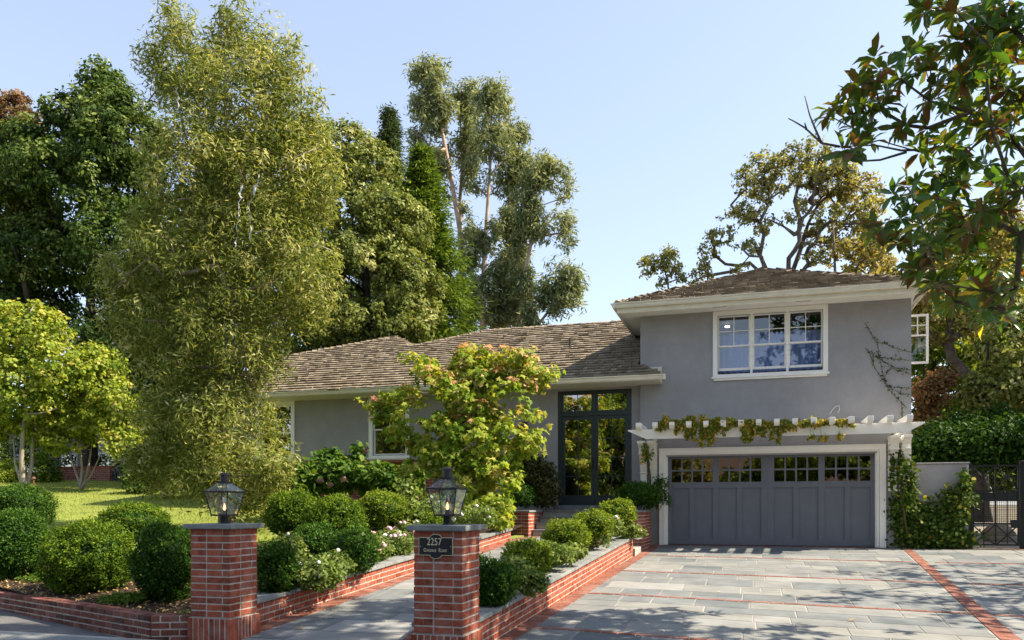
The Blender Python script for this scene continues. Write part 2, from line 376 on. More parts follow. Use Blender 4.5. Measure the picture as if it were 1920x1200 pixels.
# ================================================================== THE SETTING
YG = 20.2                                   # garage facade
def G(x, y):                                # driveway surface
    u = 20.2-y; return .55-.0475*u-.0029*u*max(0, min(x, 3.4)+2.14)
def ZP(y): return lerp(.08, .80, clamp((y-8)/9.0, -.2, 1))     # front walkway surface
def xr(y): return -2.76+.032*(y-8.45)       # driveway side face of the right planter wall
def xl(y): return -5.58+.0627*(y-8.22)      # walkway side face of the left planter wall
def TL(x, y):                               # garden left of the walkway
    z = .2+.104*(y-8.5); z += .030*max(0, -x-9)*clamp((y-11)/10, 0, 1)
    if x > -7: z -= .10*clamp(x+7, 0, 1)
    return clamp(z, .17, 3.2)
def sheet(name, mat, xs, ys, fz, kind='structure', x0f=None, x1f=None):
    mb = MB(); nx, ny = len(xs), len(ys); vs = []
    for y in ys:
        for x in xs:
            xx = x if x0f is None else lerp(x0f(y), x1f(y), x)
            vs.append((xx, y, fz(xx, y)))
    mb.mesh(vs, [(j*nx+i, j*nx+i+1, (j+1)*nx+i+1, (j+1)*nx+i) for j in range(ny-1) for i in range(nx-1)], .5)
    o = mb.build(name, mat, smooth=True); return tag(o, kind=kind)
def rng(a, b, st): return list(np.arange(a, b+st*.5, st))

# ground to the horizon, street, side yard
def GZ(x, y):
    z = -.32
    if y > 30: z = lerp(-.25, 1.6, clamp((y-30)/20, 0, 1))
    return z
sheet('ground', M['ground'], [-900,-200,-60,-30,-12,0,12,30,60,200,900], [-900,-200,-60,-20,0,10,20,30,36,42,50,70,200,900], GZ)
mb = MB(); sx = [-80,-40,-20,-10,-6,0,6,20,80]; sy = [-9,-4,0,4,5.3]; sz = lambda x, y: lerp(-.28, -.02, clamp((y-1)/4, 0, 1)) if x > -5 else -.02
for xs_, ys_ in ((sx, sy), ([-80,-40,-20,-10,-6.0], [5.3,8,10,12,14,20])):
    for xa_, xb_ in zip(xs_, xs_[1:]):
        for ya_, yb_ in zip(ys_, ys_[1:]): mb.poly([(x_, y_, sz(x_, y_)) for x_, y_ in ((xa_,ya_),(xb_,ya_),(xb_,yb_),(xa_,yb_))], .5)
tag(mb.build('street', M['asphalt']), kind='structure')
sheet('side_yard', M['gravel'], rng(3.6, 12, 1.2), rng(20.25, 44, 2), lambda x, y: .53+.012*(y-20))

# driveway: joint bed, slabs, brick bands
def dwx(y): return -2.14-.0361*(20.2-y)     # inner edge of the left brick border
def dwr(y): return 3.30-.0555*(20.2-y)      # left edge of right brick border
def dwr2(y): return 3.49-.050*(20.2-y)
sheet('driveway', M['joint'], rng(0, 1, .05), rng(5.5, 20.2, .6), lambda x, y: G(x, y)-.006, x0f=lambda y: xr(y)-.05, x1f=lambda y: 9.5)
random.seed(3)
mb = MB()
def quad(x0, x1, y0, y1, fz, z=.0, r=None, gap=.0095, th=.02):
    p = [(x0+gap, y0+gap), (x1-gap, y0+gap), (x1-gap, y1-gap), (x0+gap, y1-gap)]
    mb.hexa([(x, y, fz(x, y)-th) for x, y in p]+[(x, y, fz(x, y)+z) for x, y in p], r)
def slabs(xa, xb, y0, y1, fz, seed):
    """random ashlar: rows of slabs, some rows split into two"""
    rd = random.Random(seed); y = y0
    while y < y1-.05:
        h = rd.choice([.46, .6, .6, .76]);
        if y+h > y1-.3: h = y1-y
        x = xa(y)-rd.random()*.5; ex = xb(y)
        while x < ex:
            w_ = rd.choice([.46, .61, .76, .9, 1.2]); a, b = max(x, xa(y)), min(x+w_, ex)
            if ex-b < .2: b = ex
            if b-a > .04:
                if h > .55 and rd.random() < .38 and b-a < 1:
                    k = h*rd.choice([.4, .5, .6]); quad(a, b, y, y+k, fz, 0, rd.random()); 
                    if rd.random() < .4:
                        mx = lerp(a, b, .5); quad(a, mx, y+k, y+h, fz, 0, rd.random()); quad(mx, b, y+k, y+h, fz, 0, rd.random())
                    else: quad(a, b, y+k, y+h, fz, 0, rd.random())
                else: quad(a, b, y, y+h, fz, 0, rd.random())
            x = b if b < ex else ex+1
        y += h
bands = [6.56, 9.34, 12.13, 14.92, 17.66]; edges = [5.5]+bands+[20.1]
for i in range(len(edges)-1):
    a = edges[i]+(.059 if i else 0); b = edges[i+1]-.059
    slabs(lambda y: dwx(y), lambda y: dwr(y), a, b, G, 10+i)
    slabs(lambda y: dwr2(y), lambda y: 9.3, a, b, G, 30+i)
tag(mb.build('driveway_slabs', M['slab'], bevel=.003), kind='structure')
mb = MB()
for yb in bands+[20.16]:                    # stretcher rows across
    x = dwx(yb)
    while x < 9.2:
        if not (dwr(yb)-.12 < x < dwr2(yb)-.02): quad(x, x+.205, yb-.056, yb+.056, G, .003, None, .008)
        x += .205
mb2 = mb; tag(mb.build('driveway_brick_bands', M['pbrick']), kind='structure')
mb = MB(); y = 5.5
while y < 20.1:                             # soldier borders along the drive
    x0 = xr(y); quad(x0, lerp(x0, dwx(y), .98), y, y+.07, G, .003, None, .003)
    quad(dwr(y)+.005, dwr2(y)-.005, y, y+.07, G, .003, None, .003); y += .07
tag(mb.build('driveway_brick_border', M['pbrick']), kind='structure')

# walkway
def pL(y): return xl(y)
def pW(y): return lerp(.56, 1.10, clamp((y-7.6)/3.2, 0, 1))
def pR(y): return xr(y)-pW(y)
sheet('walkway', M['joint'], rng(0, 1, .2), rng(5.5, 18.3, .6), lambda x, y: ZP(y)-.006, x0f=lambda y: pL(y)-.02, x1f=lambda y: pR(y)+.02)
fp = lambda x, y: ZP(y)
mb = MB(); slabs(lambda y: pL(y)+.25, lambda y: pR(y)-.24, 5.5, 18.2, fp, 77)
slabs(lambda y: -9.0, lambda y: pL(y)+.0, 5.2, 7.1, lambda x, y: .045+.01*(y-6), 78)
slabs(lambda y: pR(y)+.15, lambda y: xr(y)+.1, 17.35, 18.2, lambda x, y: .80, 79)
tag(mb.build('walkway_slabs', M['slab'], bevel=.003), kind='structure')
sheet('apron', M['joint'], rng(-9, -5.6, .5), rng(5.2, 7.15, .5), lambda x, y: .038+.01*(y-6))
mb = MB(); y = 5.5
while y < 18.15:
    quad(pL(y)+.01, pL(y)+.23, y, y+.07, fp, .003, None, .003); quad(pR(y)-.22, pR(y)-.01, y, y+.07, fp, .003, None, .003); y += .07
tag(mb.build('walkway_brick_border', M['pbrick']), kind='structure')

# garden left: soil sheet, lawn, beds
CB = [(-6.38, 7.30), (-10.7, 9.1), (-18, 12.1), (-30, 17)]
def curb_y(x):
    for (xa, ya), (xb, yb) in zip(CB, CB[1:]):
        if xa >= x >= xb: return lerp(ya, yb, (x-xa)/(xb-xa))
    return CB[0][1] if x > CB[0][0] else CB[-1][1]
mb = MB(); ts = rng(0, 1, 1/40); xs = [-5.62-.1-(t_**1.5)*40 for t_ in ts]; ys = rng(0, 1, 1/40); vs = []
for v in ys:
    for x in xs:
        yy = lerp(curb_y(x)+.12 if x < -6.4 else 7.9, 34, v**1.3); xx = x
        vs.append((xx if x < -5.73 else xl(min(yy, 17))-.05, yy, TL(x, yy)))
n = len(xs)
mb.mesh(vs, [(j*n+i+1, j*n+i, (j+1)*n+i, (j+1)*n+i+1) for j in range(len(ys)-1) for i in range(n-1)], .5)
tag(mb.build('garden_bed', M['soil'], smooth=True), kind='structure')
def lawn_in(x, y):                           # lawn outline
    return y > 12.4+.35*math.sin(x*.7)+max(0, x+11)*.9 and y < 26.2 and -34 < x < -8.2
mb = MB(); st = .5
for x in rng(-34, -8, st):
    for y in rng(11, 26.5, st):
        if lawn_in(x+st/2, y+st/2):
            mb.poly([(x,y,TL(x,y)+.035),(x+st,y,TL(x+st,y)+.035),(x+st,y+st,TL(x+st,y+st)+.035),(x,y+st,TL(x,y+st)+.035)], .5)
tag(mb.build('lawn', M['lawn'], smooth=True), kind='structure')
P = []
while len(P) < 60000:
    x = random.uniform(-30, -8.5); y = 11.5+14.5*random.random()**1.3
    if lawn_in(x, y) and x < -.35*y: P.append((x, y, TL(x, y)+.03))
P = np.array(P); N = rg.normal(size=(len(P),3)); N[:,2] *= .25
leaves('grass', P, N, .055, 'lance', M['f_grass'], axis=(0,0,2.2)).select_set(False)
tag(bpy.data.objects['grass'], 'short sunlit lawn grass behind the clipped bushes', 'grass', kind='stuff')
# ground cover in the front bed
P = []
for (cx, cy, r, k) in ((-10.6,10.1,.75,1500), (-9.7,9.55,.5,900), (-8.1,8.75,.35,700), (-7.9,9.1,.3,500), (-12.4,11.2,.9,1300), (-6.35,8.0,.2,220), (-9.2,11,1.4,1400), (-7,11,1.2,1500), (-6.6,12.8,1.4,1500), (-8,14,1.6,1500),(-6.3,15.5,1.2,1000)):
    for _ in range(k):
        a = random.random()*6.283; q = r*math.sqrt(random.random()); x, y = cx+q*math.cos(a), cy+q*.6*math.sin(a)
        if y > curb_y(x)+.15 and x < xl(min(y,17))-.3: P.append((x, y, TL(x, y)+random.random()*.13*(1-q/r*.6)))
P = np.array(P); N = rg.normal(size=(len(P),3))*.6+(0,0,1)
tag(leaves('ground_cover', P, N, .06, 'quad', M['f_hyd']), 'low leafy ground cover on the dark mulch of the front bed', 'ground cover', kind='stuff')
P = []
for _ in range(2600):
    x = random.uniform(-13, -5.9); y = curb_y(x)+.14+random.random()**1.5*2.2; P.append((x, y, TL(x, y)+.012))
P = np.array(P); N = rg.normal(size=(len(P),3))*.35+(0,0,1)
tag(leaves('leaf_litter', P, N, .045, 'quad', M['f_dry']), 'dry tan leaves and bark bits scattered on the mulch', 'leaf litter', kind='stuff')

# ================================================================== BRICKWORK
BH, BL, BD = .0762, .203, .098               # course height, brick length with joint, depth
def brick_face(mb, s0, s1, courses, P, off=0, dep=BD, gap=.016, proud=0, start=0, trim=None):
    """rows of bricks: P(s, z, d) -> world point, s along the wall, z up, d into the wall"""
    for c in range(courses):
        a, b = s0, s1
        if trim: a, b = trim(c+off, s0, s1)
        x = a if (c+off) % 2 == 0 else a-BL/2
        z0, z1 = start+c*BH+gap/2, start+(c+1)*BH-gap/2
        while x < b-.02:
            p, q = (a if x <= a+1e-6 else x+gap/2), (b if x+BL >= b-.02 else x+BL-gap/2)
            if q-p > .025:
                j = random.uniform(-.0025, .0025); e = -proud+j
                mb.hexa([P(p,z0,e), P(q,z0,e), P(q,z0,dep), P(p,z0,dep), P(p,z1,e), P(q,z1,e), P(q,z1,dep), P(p,z1,dep)])
            x += BL
def soldier_face(mb, s0, s1, z0, z1, P, n, dep=BD, gap=.016, proud=0):
    w_ = (s1-s0)/n
    for i in range(n):
        p, q = s0+i*w_+(gap/2 if i else 0), s0+(i+1)*w_-(gap/2 if i < n-1 else 0); j = random.uniform(-.002, .002)-proud
        mb.hexa([P(p,z0,j), P(q,z0,j), P(q,z0,dep), P(p,z0,dep), P(p,z1,j), P(q,z1,j), P(q,z1,dep), P(p,z1,dep)])
def square_faces(x0, x1, y0, y1):
    return [(x1-x0, lambda s, z, d: (x0+s, y0+d, z)), (y1-y0, lambda s, z, d: (x1-d, y0+s, z)),
            (x1-x0, lambda s, z, d: (x1-s, y1-d, z)), (y1-y0, lambda s, z, d: (x0+d, y1-s, z))]
def bond(k, L):                              # alternate which side owns the corner bricks
    def f(c, a, b): return (a, b) if c % 2 == k else (a+BD+.004, b-BD-.004)
    return f
def pillar(name, label, x0, y0, zb, ztop):
    W = .50; x1, y1 = x0+W, y0+W
    r = thing(name, label, 'pillar', ((x0+x1)/2, (y0+y1)/2, zb))
    mb = MB(); mo = MB(); sz = .205
    for k, (L, P) in enumerate(square_faces(x0, x1, y0, y1)):
        n = int(round((ztop-zb-sz)/BH))
        h = (ztop-zb-sz)/n
        P2 = lambda s, z, d, P=P: P(s, z/BH*h, d)
        brick_face(mb, 0, L, n, P2, off=k, start=(zb+sz)/h*BH, trim=lambda c, a, b, k=k: bond(k % 2, 0)(c-k, a, b))
    for k, (L, P) in enumerate(square_faces(x0-.022, x1+.022, y0-.022, y1+.022)):
        if k % 2 == 0: soldier_face(mb, 0, L, zb-.1, zb+sz-.008, P, 8)
        else: soldier_face(mb, BD+.004, L-BD-.004, zb-.1, zb+sz-.008, P, 6)
    mo.box(x0+.006, x1-.006, y0+.006, y1-.006, zb+sz, ztop-.001, .5)
    mo.box(x0-.016, x1+.016, y0-.016, y1+.016, zb-.1, zb+sz-.004, .5)
    bw = mb.build('brickwork', M['brick'], r, bevel=.004); mo.build('mortar', M['mortar'], bw)
    cp = MB(); cp.box(x0-.055, x1+.055, y0-.055, y1+.055, ztop, ztop+.052, .3); cp.build('cap', M['coping'], r, bevel=.006)
    return r
pillar('brick_pillar', 'red brick gate pillar left of the walkway with a slate cap and no plaque', -5.88, 7.33, .09, 1.26)
pillar('brick_pillar', 'red brick gate pillar between walkway and driveway, carrying the house number plaque', -3.13, 7.10, .07, 1.27)

def sloped_wall(name, label, f, y0, y1, zb, zt, thick, face, cap_w, over=.03, endcap=True, mat='brick'):
    """retaining wall along Y: f(y) face x, face=+1 looks to +X; zb/zt bottom and top height functions"""
    r = thing(name, label, 'garden wall', (f(y0), y0, zb(y0)))
    mb, mo, cp = MB(), MB(), MB()
    sl_ = (zt(y1)-zt(y0))/(y1-y0); hmax = max(zt(y)-zb(y) for y in (y0, y1))+.05
    n = int(math.ceil(hmax/BH))
    def P(s, z, d): y = y0+s; return (f(y)-face*d, y, zt(y)+z-n*BH)
    brick_face(mb, 0, y1-y0, n, P)
    if endcap:                               # far/near end bricks
        for yy, sg in ((y1, 1), (y0, -1)):
            def Q(s, z, d, yy=yy, sg=sg): return (f(yy)-face*(BD+.012+s), yy-sg*d, zt(yy)+z-n*BH)
            brick_face(mb, 0, thick-BD-.012, n, Q)
    k = 24
    for i in range(k):
        a, b = lerp(y0, y1, i/k), lerp(y0, y1, (i+1)/k)
        e0 = .012 if i == 0 else 0; e1 = .012 if i == k-1 else 0
        a += e0; b -= e1
        q = lambda y, d: f(y)-face*d
        mo.hexa([(q(a,.007),a,zb(a)-.1),(q(a,thick-.01),a,zb(a)-.1),(q(b,thick-.01),b,zb(b)-.1),(q(b,.007),b,zb(b)-.1),
                 (q(a,.007),a,zt(a)-.001),(q(a,thick-.01),a,zt(a)-.001),(q(b,thick-.01),b,zt(b)-.001),(q(b,.007),b,zt(b)-.001)], .5)
    y = y0-over
    while y < y1:
        L = random.uniform(1.0, 1.35); e = min(y+L, y1+over)
        if y1+over-e < .4: e = y1+over
        a, b = y+.003, e-.003; rr = random.random(); dz = random.uniform(-.003, .003)
        cp.hexa([(f(a)+face*.03,a,zt(a)+dz),(f(a)-face*cap_w,a,zt(a)+dz),(f(b)-face*cap_w,b,zt(b)+dz),(f(b)+face*.03,b,zt(b)+dz),
                 (f(a)+face*.03,a,zt(a)+.05+dz),(f(a)-face*cap_w,a,zt(a)+.05+dz),(f(b)-face*cap_w,b,zt(b)+.05+dz),(f(b)+face*.03,b,zt(b)+.05+dz)], rr)
        y = e
    bw = mb.build('brickwork', M[mat], r, bevel=.004); mo.build('mortar', M['mortar'], bw); cp.build('coping', M['coping'], r, bevel=.006)
    return r
ztr = lambda y: .29+.0566*(y-8.16)
sloped_wall('planter_wall', 'long low brick planter wall with slate coping along the driveway edge', xr, 7.63, 17.34, lambda y: G(-2.6, y), ztr, .22, 1, .30)
sloped_wall('planter_wall', 'low brick planter wall hidden behind the clipped bushes, on the right side of the walkway', pR, 7.63, 17.34, lambda y: ZP(y), lambda y: max(ztr(y), ZP(y)+.10), .2, -1, .26)
sloped_wall('planter_wall', 'low brick retaining wall with grey coping along the left side of the walkway', xl, 7.85, 16.68, lambda y: ZP(y), lambda y: .365+.0725*(y-8.22), .22, 1, .30)
mb = MB()                                    # soil of the right planter
for i in range(20):
    a, b = lerp(7.66, 17.3, i/20), lerp(7.66, 17.3, (i+1)/20)
    mb.poly([(pR(a)+.15, a, ztr(a)-.02), (xr(a)-.2, a, ztr(a)-.02), (xr(b)-.2, b, ztr(b)-.02), (pR(b)+.15, b, ztr(b)-.02)], .5)
tag(mb.build('planter_soil', M['soil']), kind='structure')

# front curb of the left bed
r = thing('brick_curb', 'low weathered brick curb edging the front garden bed beside the street', 'garden curb', (-6.38, 7.3, 0))
mb, mo = MB(), MB()
def curb(p0, p1, zt0, zt1, n):
    d = np.array(p1)-np.array(p0); L = float(np.linalg.norm(d)); u = d/L; nv = np.array((-u[1], u[0]))
    if nv[1] < 0: nv = -nv
    def P(s, z, dd):
        q = np.array(p0)+u*s+nv*dd; return (q[0], q[1], lerp(zt0, zt1, s/L)+z-n*BH)
    brick_face(mb, 0, L, n, P, gap=.016)
    a, b = np.array(p0), np.array(p1)
    pts = [a+nv*.008+u*.01, b+nv*.008, b+nv*.2, a+nv*.2+u*.01]; zz = [zt0, zt1, zt1, zt0]
    mo.hexa([(q[0], q[1], -.1) for q in pts]+[(q[0], q[1], z-.012) for q, z in zip(pts, zz)], .5)
    # brick tops (rowlock depth)
    x = 0
    while x < L-.02:
        e = min(x+BL, L); 
        c = [P(x+.008, n*BH-.004, .104), P(e-.008, n*BH-.004, .104), P(e-.008, n*BH-.004, .2), P(x+.008, n*BH-.004, .2)]
        mb.hexa([(q[0], q[1], q[2]-.05) for q in c]+c); x += BL
    for sgn in (0,): pass
curb((-6.36, 7.26), (-10.7, 9.1), .30, .235, 4); curb((-10.7, 9.1), (-18, 12.1), .235, .235, 4)
curb((-6.335, 7.245), (-5.9, 7.43), .30, .30, 4)
bw = mb.build('brickwork', M['olbrick'], r, bevel=.006); mo.build('mortar', M['mortar'], bw)

# porch planters
def porch_planter(name, label, x0, x1, y0, y1, z0, z1):
    r = thing(name, label, 'planter', ((x0+x1)/2, (y0+y1)/2, z0)); mb, mo, cp = MB(), MB(), MB()
    n = int(round((z1-z0)/BH)); h = (z1-z0)/n
    for k, (L, P) in enumerate(square_faces(x0, x1, y0, y1)):
        P2 = lambda s, z, d, P=P: P(s, z/BH*h, d)
        brick_face(mb, 0, L, n+1, P2, off=k, start=(z0-h)/h*BH, trim=lambda c, a, b, k=k: bond(k % 2, 0)(c-k, a, b))
    mo.box(x0+.006, x1-.006, y0+.006, y1-.006, z0-.2, z1-.001, .5)
    b = .26
    for q in ((x0-.03,x1+.03,y0-.03,y0+b),(x0-.03,x1+.03,y1-b+.06,y1),(x0-.03,x0+b,y0+b+.002,y1-b+.058),(x1-b,x1+.03,y0+b+.002,y1-b+.058)):
        cp.box(*q, z1, z1+.045)
    bw = mb.build('brickwork', M['brick'], r, bevel=.004); mo.build('mortar', M['mortar'], bw); cp.build('coping', M['coping'], r, bevel=.005)
    so_ = MB(); so_.box(x0+b, x1-b, y0+b, y1-b, z1, z1+.02); so_.build('soil', M['soil'], r)
porch_planter('porch_planter', 'raised brick planter left of the entry steps', -6.6, -5.0, 17.95, 20.0, .80, 1.37)
porch_planter('porch_planter', 'raised brick planter between the entry steps and the garage door', -3.35, -2.42, 18.55, 20.12, .52, 1.37)
# entry steps
r = thing('entry_steps', 'four broad grey stone steps leading up to the dark entry doors', 'steps', (-4.2, 18.3, .8)); mb = MB(); bw = MB()
for i in range(4):
    y0 = 18.22+i*.33; z = .80+(i+1)*.155
    mb.box(-4.985, -3.385 if True else 0, y0-.03, y0+.36 if i < 3 else 20.3, z-.05, z)
    bw.box(-4.98, -3.39, y0, 20.3, z-.155, z-.052)
mb.box(-4.86, -2.96, 19.98, 20.35+.12, 1.422, 1.535)
mb.build('treads', M['coping'], r, bevel=.006); bw.build('risers', M['limestone'], r)
r = thing('side_steps', 'two pale stone steps down from the walkway to the driveway', 'steps', (-2.6, 18, .45)); mb = MB()
mb.box(-2.80, -2.44, 17.42, 18.5, .3, .585); mb.box(-3.2, -2.805, 17.42, 18.5, .3, .795)
mb.build('treads', M['limestone'], r, bevel=.008)
mb = MB(); mb.box(-7.0, -5.1, 16.75, 17.9, .5, .83); 
tag(mb.build('porch_grass_strip', M['lawn']), kind='structure')

# ================================================================== THE HOUSE
H = thing('house', 'grey stucco split level house with cedar shake roofs and a double garage', 'house', (0, YG, .55))
def wall_face(x0, x1, z0, z1, y, th, holes, name, mat, parent=H):
    """wall slab facing -Y with rectangular holes (x0,x1,z0,z1)"""
    mb = MB(); xs = sorted({x0, x1, *[h[0] for h in holes], *[h[1] for h in holes]}); 
    for a, b in zip(xs, xs[1:]):
        cuts = sorted((h[2], h[3]) for h in holes if h[0] <= a+1e-6 and h[1] >= b-1e-6); z = z0
        for (c, d) in cuts:
            if c > z+1e-4: mb.box(a, b, y, y+th, z, c, .5)
            z = d
        if z < z1-1e-4: mb.box(a, b, y, y+th, z, z1, .5)
    return mb.build(name, mat, parent)
GX0, GX1, GZ1 = -2.70, 3.51, 6.33
gd = (-2.07, 2.79, .3, 2.75); uw = (-.80, 1.60, 4.72, 6.17)
wall_face(GX0, GX1, .2, GZ1, YG, .25, [gd, uw], 'garage_wing_wall', M['stucco'])
mb = MB(); mb.box(GX0, GX0+.22, YG+.25, 28.2, .2, GZ1, .5); mb.box(GX1-.22, GX1, YG+.25, 28.2, .2, 4.8, .5); mb.box(GX1-.22, GX1, 21.6, 28.2, 4.8, GZ1, .5)
mb.box(GX1-.22, GX1, YG+.25, 20.65, 4.8, GZ1, .5); mb.box(GX1-.22, GX1, 20.65, 21.6, 6.1, GZ1, .5)
mb.box(GX0, GX1, 28.2, 28.4, .2, GZ1, .5)
mb.build('garage_wing_side_wall', M['stucco'], H)
# low wing wall with windows and entry
w1 = (-10.24, -9.20, 2.95, 4.60); w2 = (-13.9, -12.82, 2.95, 4.60); ed = (-4.88, -2.94, 1.55, 4.52)
LY = YG+.15
wall_face(-15.6, -2.70, 2.76, 4.72, LY, .22, [w1, w2, (ed[0], ed[1], 2.76, 4.52)], 'low_wing_wall', M['stucco'])
wall_face(-5.02, ed[0], 1.0, 2.76, LY, .22, [], 'entry_wall', M['stucco']); wall_face(ed[1], -2.70, 1.0, 2.76, LY, .22, [], 'entry_wall', M['stucco'])
wall_face(-6.6, -5.02, 1.0, 2.76, LY, .22, [], 'entry_side_wall', M['stucco'])
mb = MB(); mb.box(-15.6, -15.4, LY+.22, 28, 1, 4.7); mb.box(-15.6, -2.7, 28, 28.2, 1, 4.7); mb.build('low_wing_back_wall', M['stucco'], H)
mb, mo = MB(), MB()                          # brick base and its rowlock ledge
brick_face(mb, 0, 9.0, 24, lambda s, z, d: (-15.6+s, LY-.03+d, z), start=.9)
n = int(9.0/.07)
for i in range(n): mb.box(-15.6+i*.07+.004, -15.6+(i+1)*.07-.004, LY-.09, LY+.01, 2.73, 2.80)
mo.box(-15.6, -6.61, LY-.02, LY+.2, .8, 2.725, .5)
bw = mb.build('brick_base', M['brick'], H); mo.build('mortar', M['mortar'], bw)
# dark rooms behind glass
mb = MB()
def room(x0, x1, y0, y1, z0, z1):
    mb.poly([(x0,y1,z0),(x1,y1,z0),(x1,y1,z1),(x0,y1,z1)]); mb.poly([(x0,y0,z0),(x0,y1,z0),(x0,y1,z1),(x0,y0,z1)])
    mb.poly([(x1,y0,z0),(x1,y1,z0),(x1,y1,z1),(x1,y0,z1)]); mb.poly([(x0,y0,z0),(x1,y0,z0),(x1,y1,z0),(x0,y1,z0)])
    mb.poly([(x0,y0,z1),(x1,y0,z1),(x1,y1,z1),(x0,y1,z1)])
room(-2.3, 3.2, YG+.26, 25, .2, 3.2); room(-2.4, 3.2, YG+.26, 25.5, 3.9, 6.3)
room(-15.3, -5.2, LY+.23, 26, 1.4, 4.66); room(-5.15, -2.75, LY+.23, 26, 1.4, 4.66)
mb.build('interior', M['darkroom'], H)

# roofs: individual shakes laid on plane
def inpoly(x, y, pg):
    c = False; j = len(pg)-1
    for i in range(len(pg)):
        if (pg[i][1] > y) != (pg[j][1] > y) and x < (pg[j][0]-pg[i][0])*(y-pg[i][1])/(pg[j][1]-pg[i][1])+pg[i][0]: c = not c
        j = i
    return c
def shakes(mb, o, u, v, poly, expo=.19, seed=1):
    """o eave origin, u along eave, v up slope (unit); poly in (s,t)"""
    rd = random.Random(seed); o, u, v = (np.array(q, float) for q in (o, u, v)); n = np.cross(u, v)
    if n[2] < 0: n = -n
    s0, s1 = min(p[0] for p in poly), max(p[0] for p in poly); t1 = max(p[1] for p in poly); t = -.04; row = 0
    while t < t1:
        s = s0-rd.random()*.2
        while s < s1:
            w_ = rd.choice([.12, .16, .20, .25, .30]); dt = rd.gauss(0, .010); q = rd.random(); lift = rd.uniform(.042, .060)
            if inpoly(s+w_/2, t+expo*.5, poly):
                L = expo*1.25; a = s+.006; b = s+w_-.006; l2 = lift*rd.uniform(.8, 1.2)
                tb = t+dt
                p = [o+u*a+v*tb, o+u*b+v*tb, o+u*b+v*(tb+L), o+u*a+v*(tb+L)]
                h = [lift, l2, .003, .003]
                lo = [x_-n*.004 for x_ in p]; hi = [x_+n*hh for x_, hh in zip(p, h)]
                mb.hexa([*lo, *hi], q)
            s += w_
        t += expo; row += 1
def slope_poly(mb, pts): mb.poly([tuple(p) for p in pts], .5)
def ridge_caps(mb, a, b, w_=.17, st=.2):
    a, b = np.array(a, float), np.array(b, float); L = np.linalg.norm(b-a); u = (b-a)/L; sd = unit(np.cross(u, (0,0,1.))[None])[0]; up = np.cross(sd, u)
    k = int(L/st)
    for i in range(k):
        p = a+u*(i*st); q = a+u*((i+1)*st+.06); l = random.uniform(.03, .05)
        for s_ in (-1, 1):
            e = sd*w_*s_-up*w_*.42
            mb.hexa([p+e, p, q, q+e, p+e+up*l, p+up*(l+.012), q+up*.012, q+e+up*.006])
# lower roof
e0 = np.array((-18.5, 19.46, 4.70)); sl_ = .504
def LR(x, y): return (x, y, 4.70+sl_*(y-19.46))
kk = math.sqrt(1+sl_*sl_); v_ = np.array((0, 1/kk, sl_/kk))
def st_(x, y): return (x+18.5, (y-19.46)*kk)
fp_ = [(-16.0,19.46),(-2.13,19.46),(-2.62,20.19),(-2.72,20.22),(-2.72,24.4),(-8.15,24.4),(-10.2,23.2),(-11.45,24.4),(-14.4,23.0)]
mb = MB(); mb.poly([(x, y, z-.01) for x, y, z in (LR(*p) for p in fp_)], .5)
M0 = LR(-8.15,24.4); N0 = LR(-10.2,23.2); A0 = LR(-11.45,24.4); B0 = LR(-14.4,23.0); C0 = LR(-16.0,19.46)
mb.poly([M0, N0, (-10.9, 28.3, 6.2), (-8.15, 28.3, 7.17)], .5); mb.poly([N0, A0, (-11.45, 28.3, 7.17), (-10.9, 28.3, 6.6)], .5)
mb.poly([A0, B0, C0, (-16.0, 28.3, 4.7), (-11.45, 28.3, 7.17)], .5)
mb.poly([M0, LR(-2.72,24.4), (-2.72,28.4,5.1), (-8.15,28.4,5.1)], .5)
rf = mb.build('low_roof', M['shakeunder'], H)
mb = MB(); shakes(mb, e0, (1,0,0), v_, [st_(*p) for p in fp_], .225, 5); sh = mb.build('shakes', M['shake'], rf)
mb = MB(); ridge_caps(mb, M0, LR(-2.8,24.4)); ridge_caps(mb, N0, A0); ridge_caps(mb, N0, M0); ridge_caps(mb, B0, A0); ridge_caps(mb, C0, B0)
ridge_caps(mb, LR(-2.2,19.55), LR(-2.66,20.2), .14); mb.build('ridge_caps', M['shake'], rf)
# upper roof (hipped)
ex0, ex1, ey, ez, pr = -3.24, 3.76, 19.42, 6.47, .44
hw = (ex1-ex0)/2; cx = (ex0+ex1)/2; ry = ey+hw; rz_ = ez+hw*pr
mb = MB(); ap = (cx, ry, rz_); bk = (cx, 28.9, rz_)
mb.poly([(ex0,ey,ez),(ex1,ey,ez),ap], .5); mb.poly([(ex1,ey,ez),(ex1,28.9,ez),bk,ap], .5); mb.poly([(ex0,28.9,ez),(ex0,ey,ez),ap,bk], .5)
mb.poly([(ex1,28.9,ez),(ex0,28.9,ez),bk], .5)
rf = mb.build('upper_roof', M['shakeunder'], H)
kp = math.sqrt(1+pr*pr); mb = MB()
shakes(mb, (ex0,ey,ez+.01), (1,0,0), (0,1/kp,pr/kp), [(0,0),(2*hw,0),(hw,hw*kp)], .215, 9)
shakes(mb, (ex0,28.9,ez+.01), (0,-1,0), (1/kp,0,pr/kp), [(0,0),(28.9-ey,0),(28.9-ey-hw,hw*kp),(0,hw*kp)], .215, 11)
shakes(mb, (ex1,ey,ez+.01), (0,1,0), (-1/kp,0,pr/kp), [(0,0),(28.9-ey,0),(28.9-ey,hw*kp),(hw,hw*kp)], .215, 12)
mb.build('shakes', M['shake'], rf)
mb = MB(); ridge_caps(mb, (ex0+.05,ey+.05,ez+.05), ap); ridge_caps(mb, (ex1-.05,ey+.05,ez+.05), ap); ridge_caps(mb, (cx,28.8,rz_), ap); mb.build('ridge_caps', M['shake'], rf)
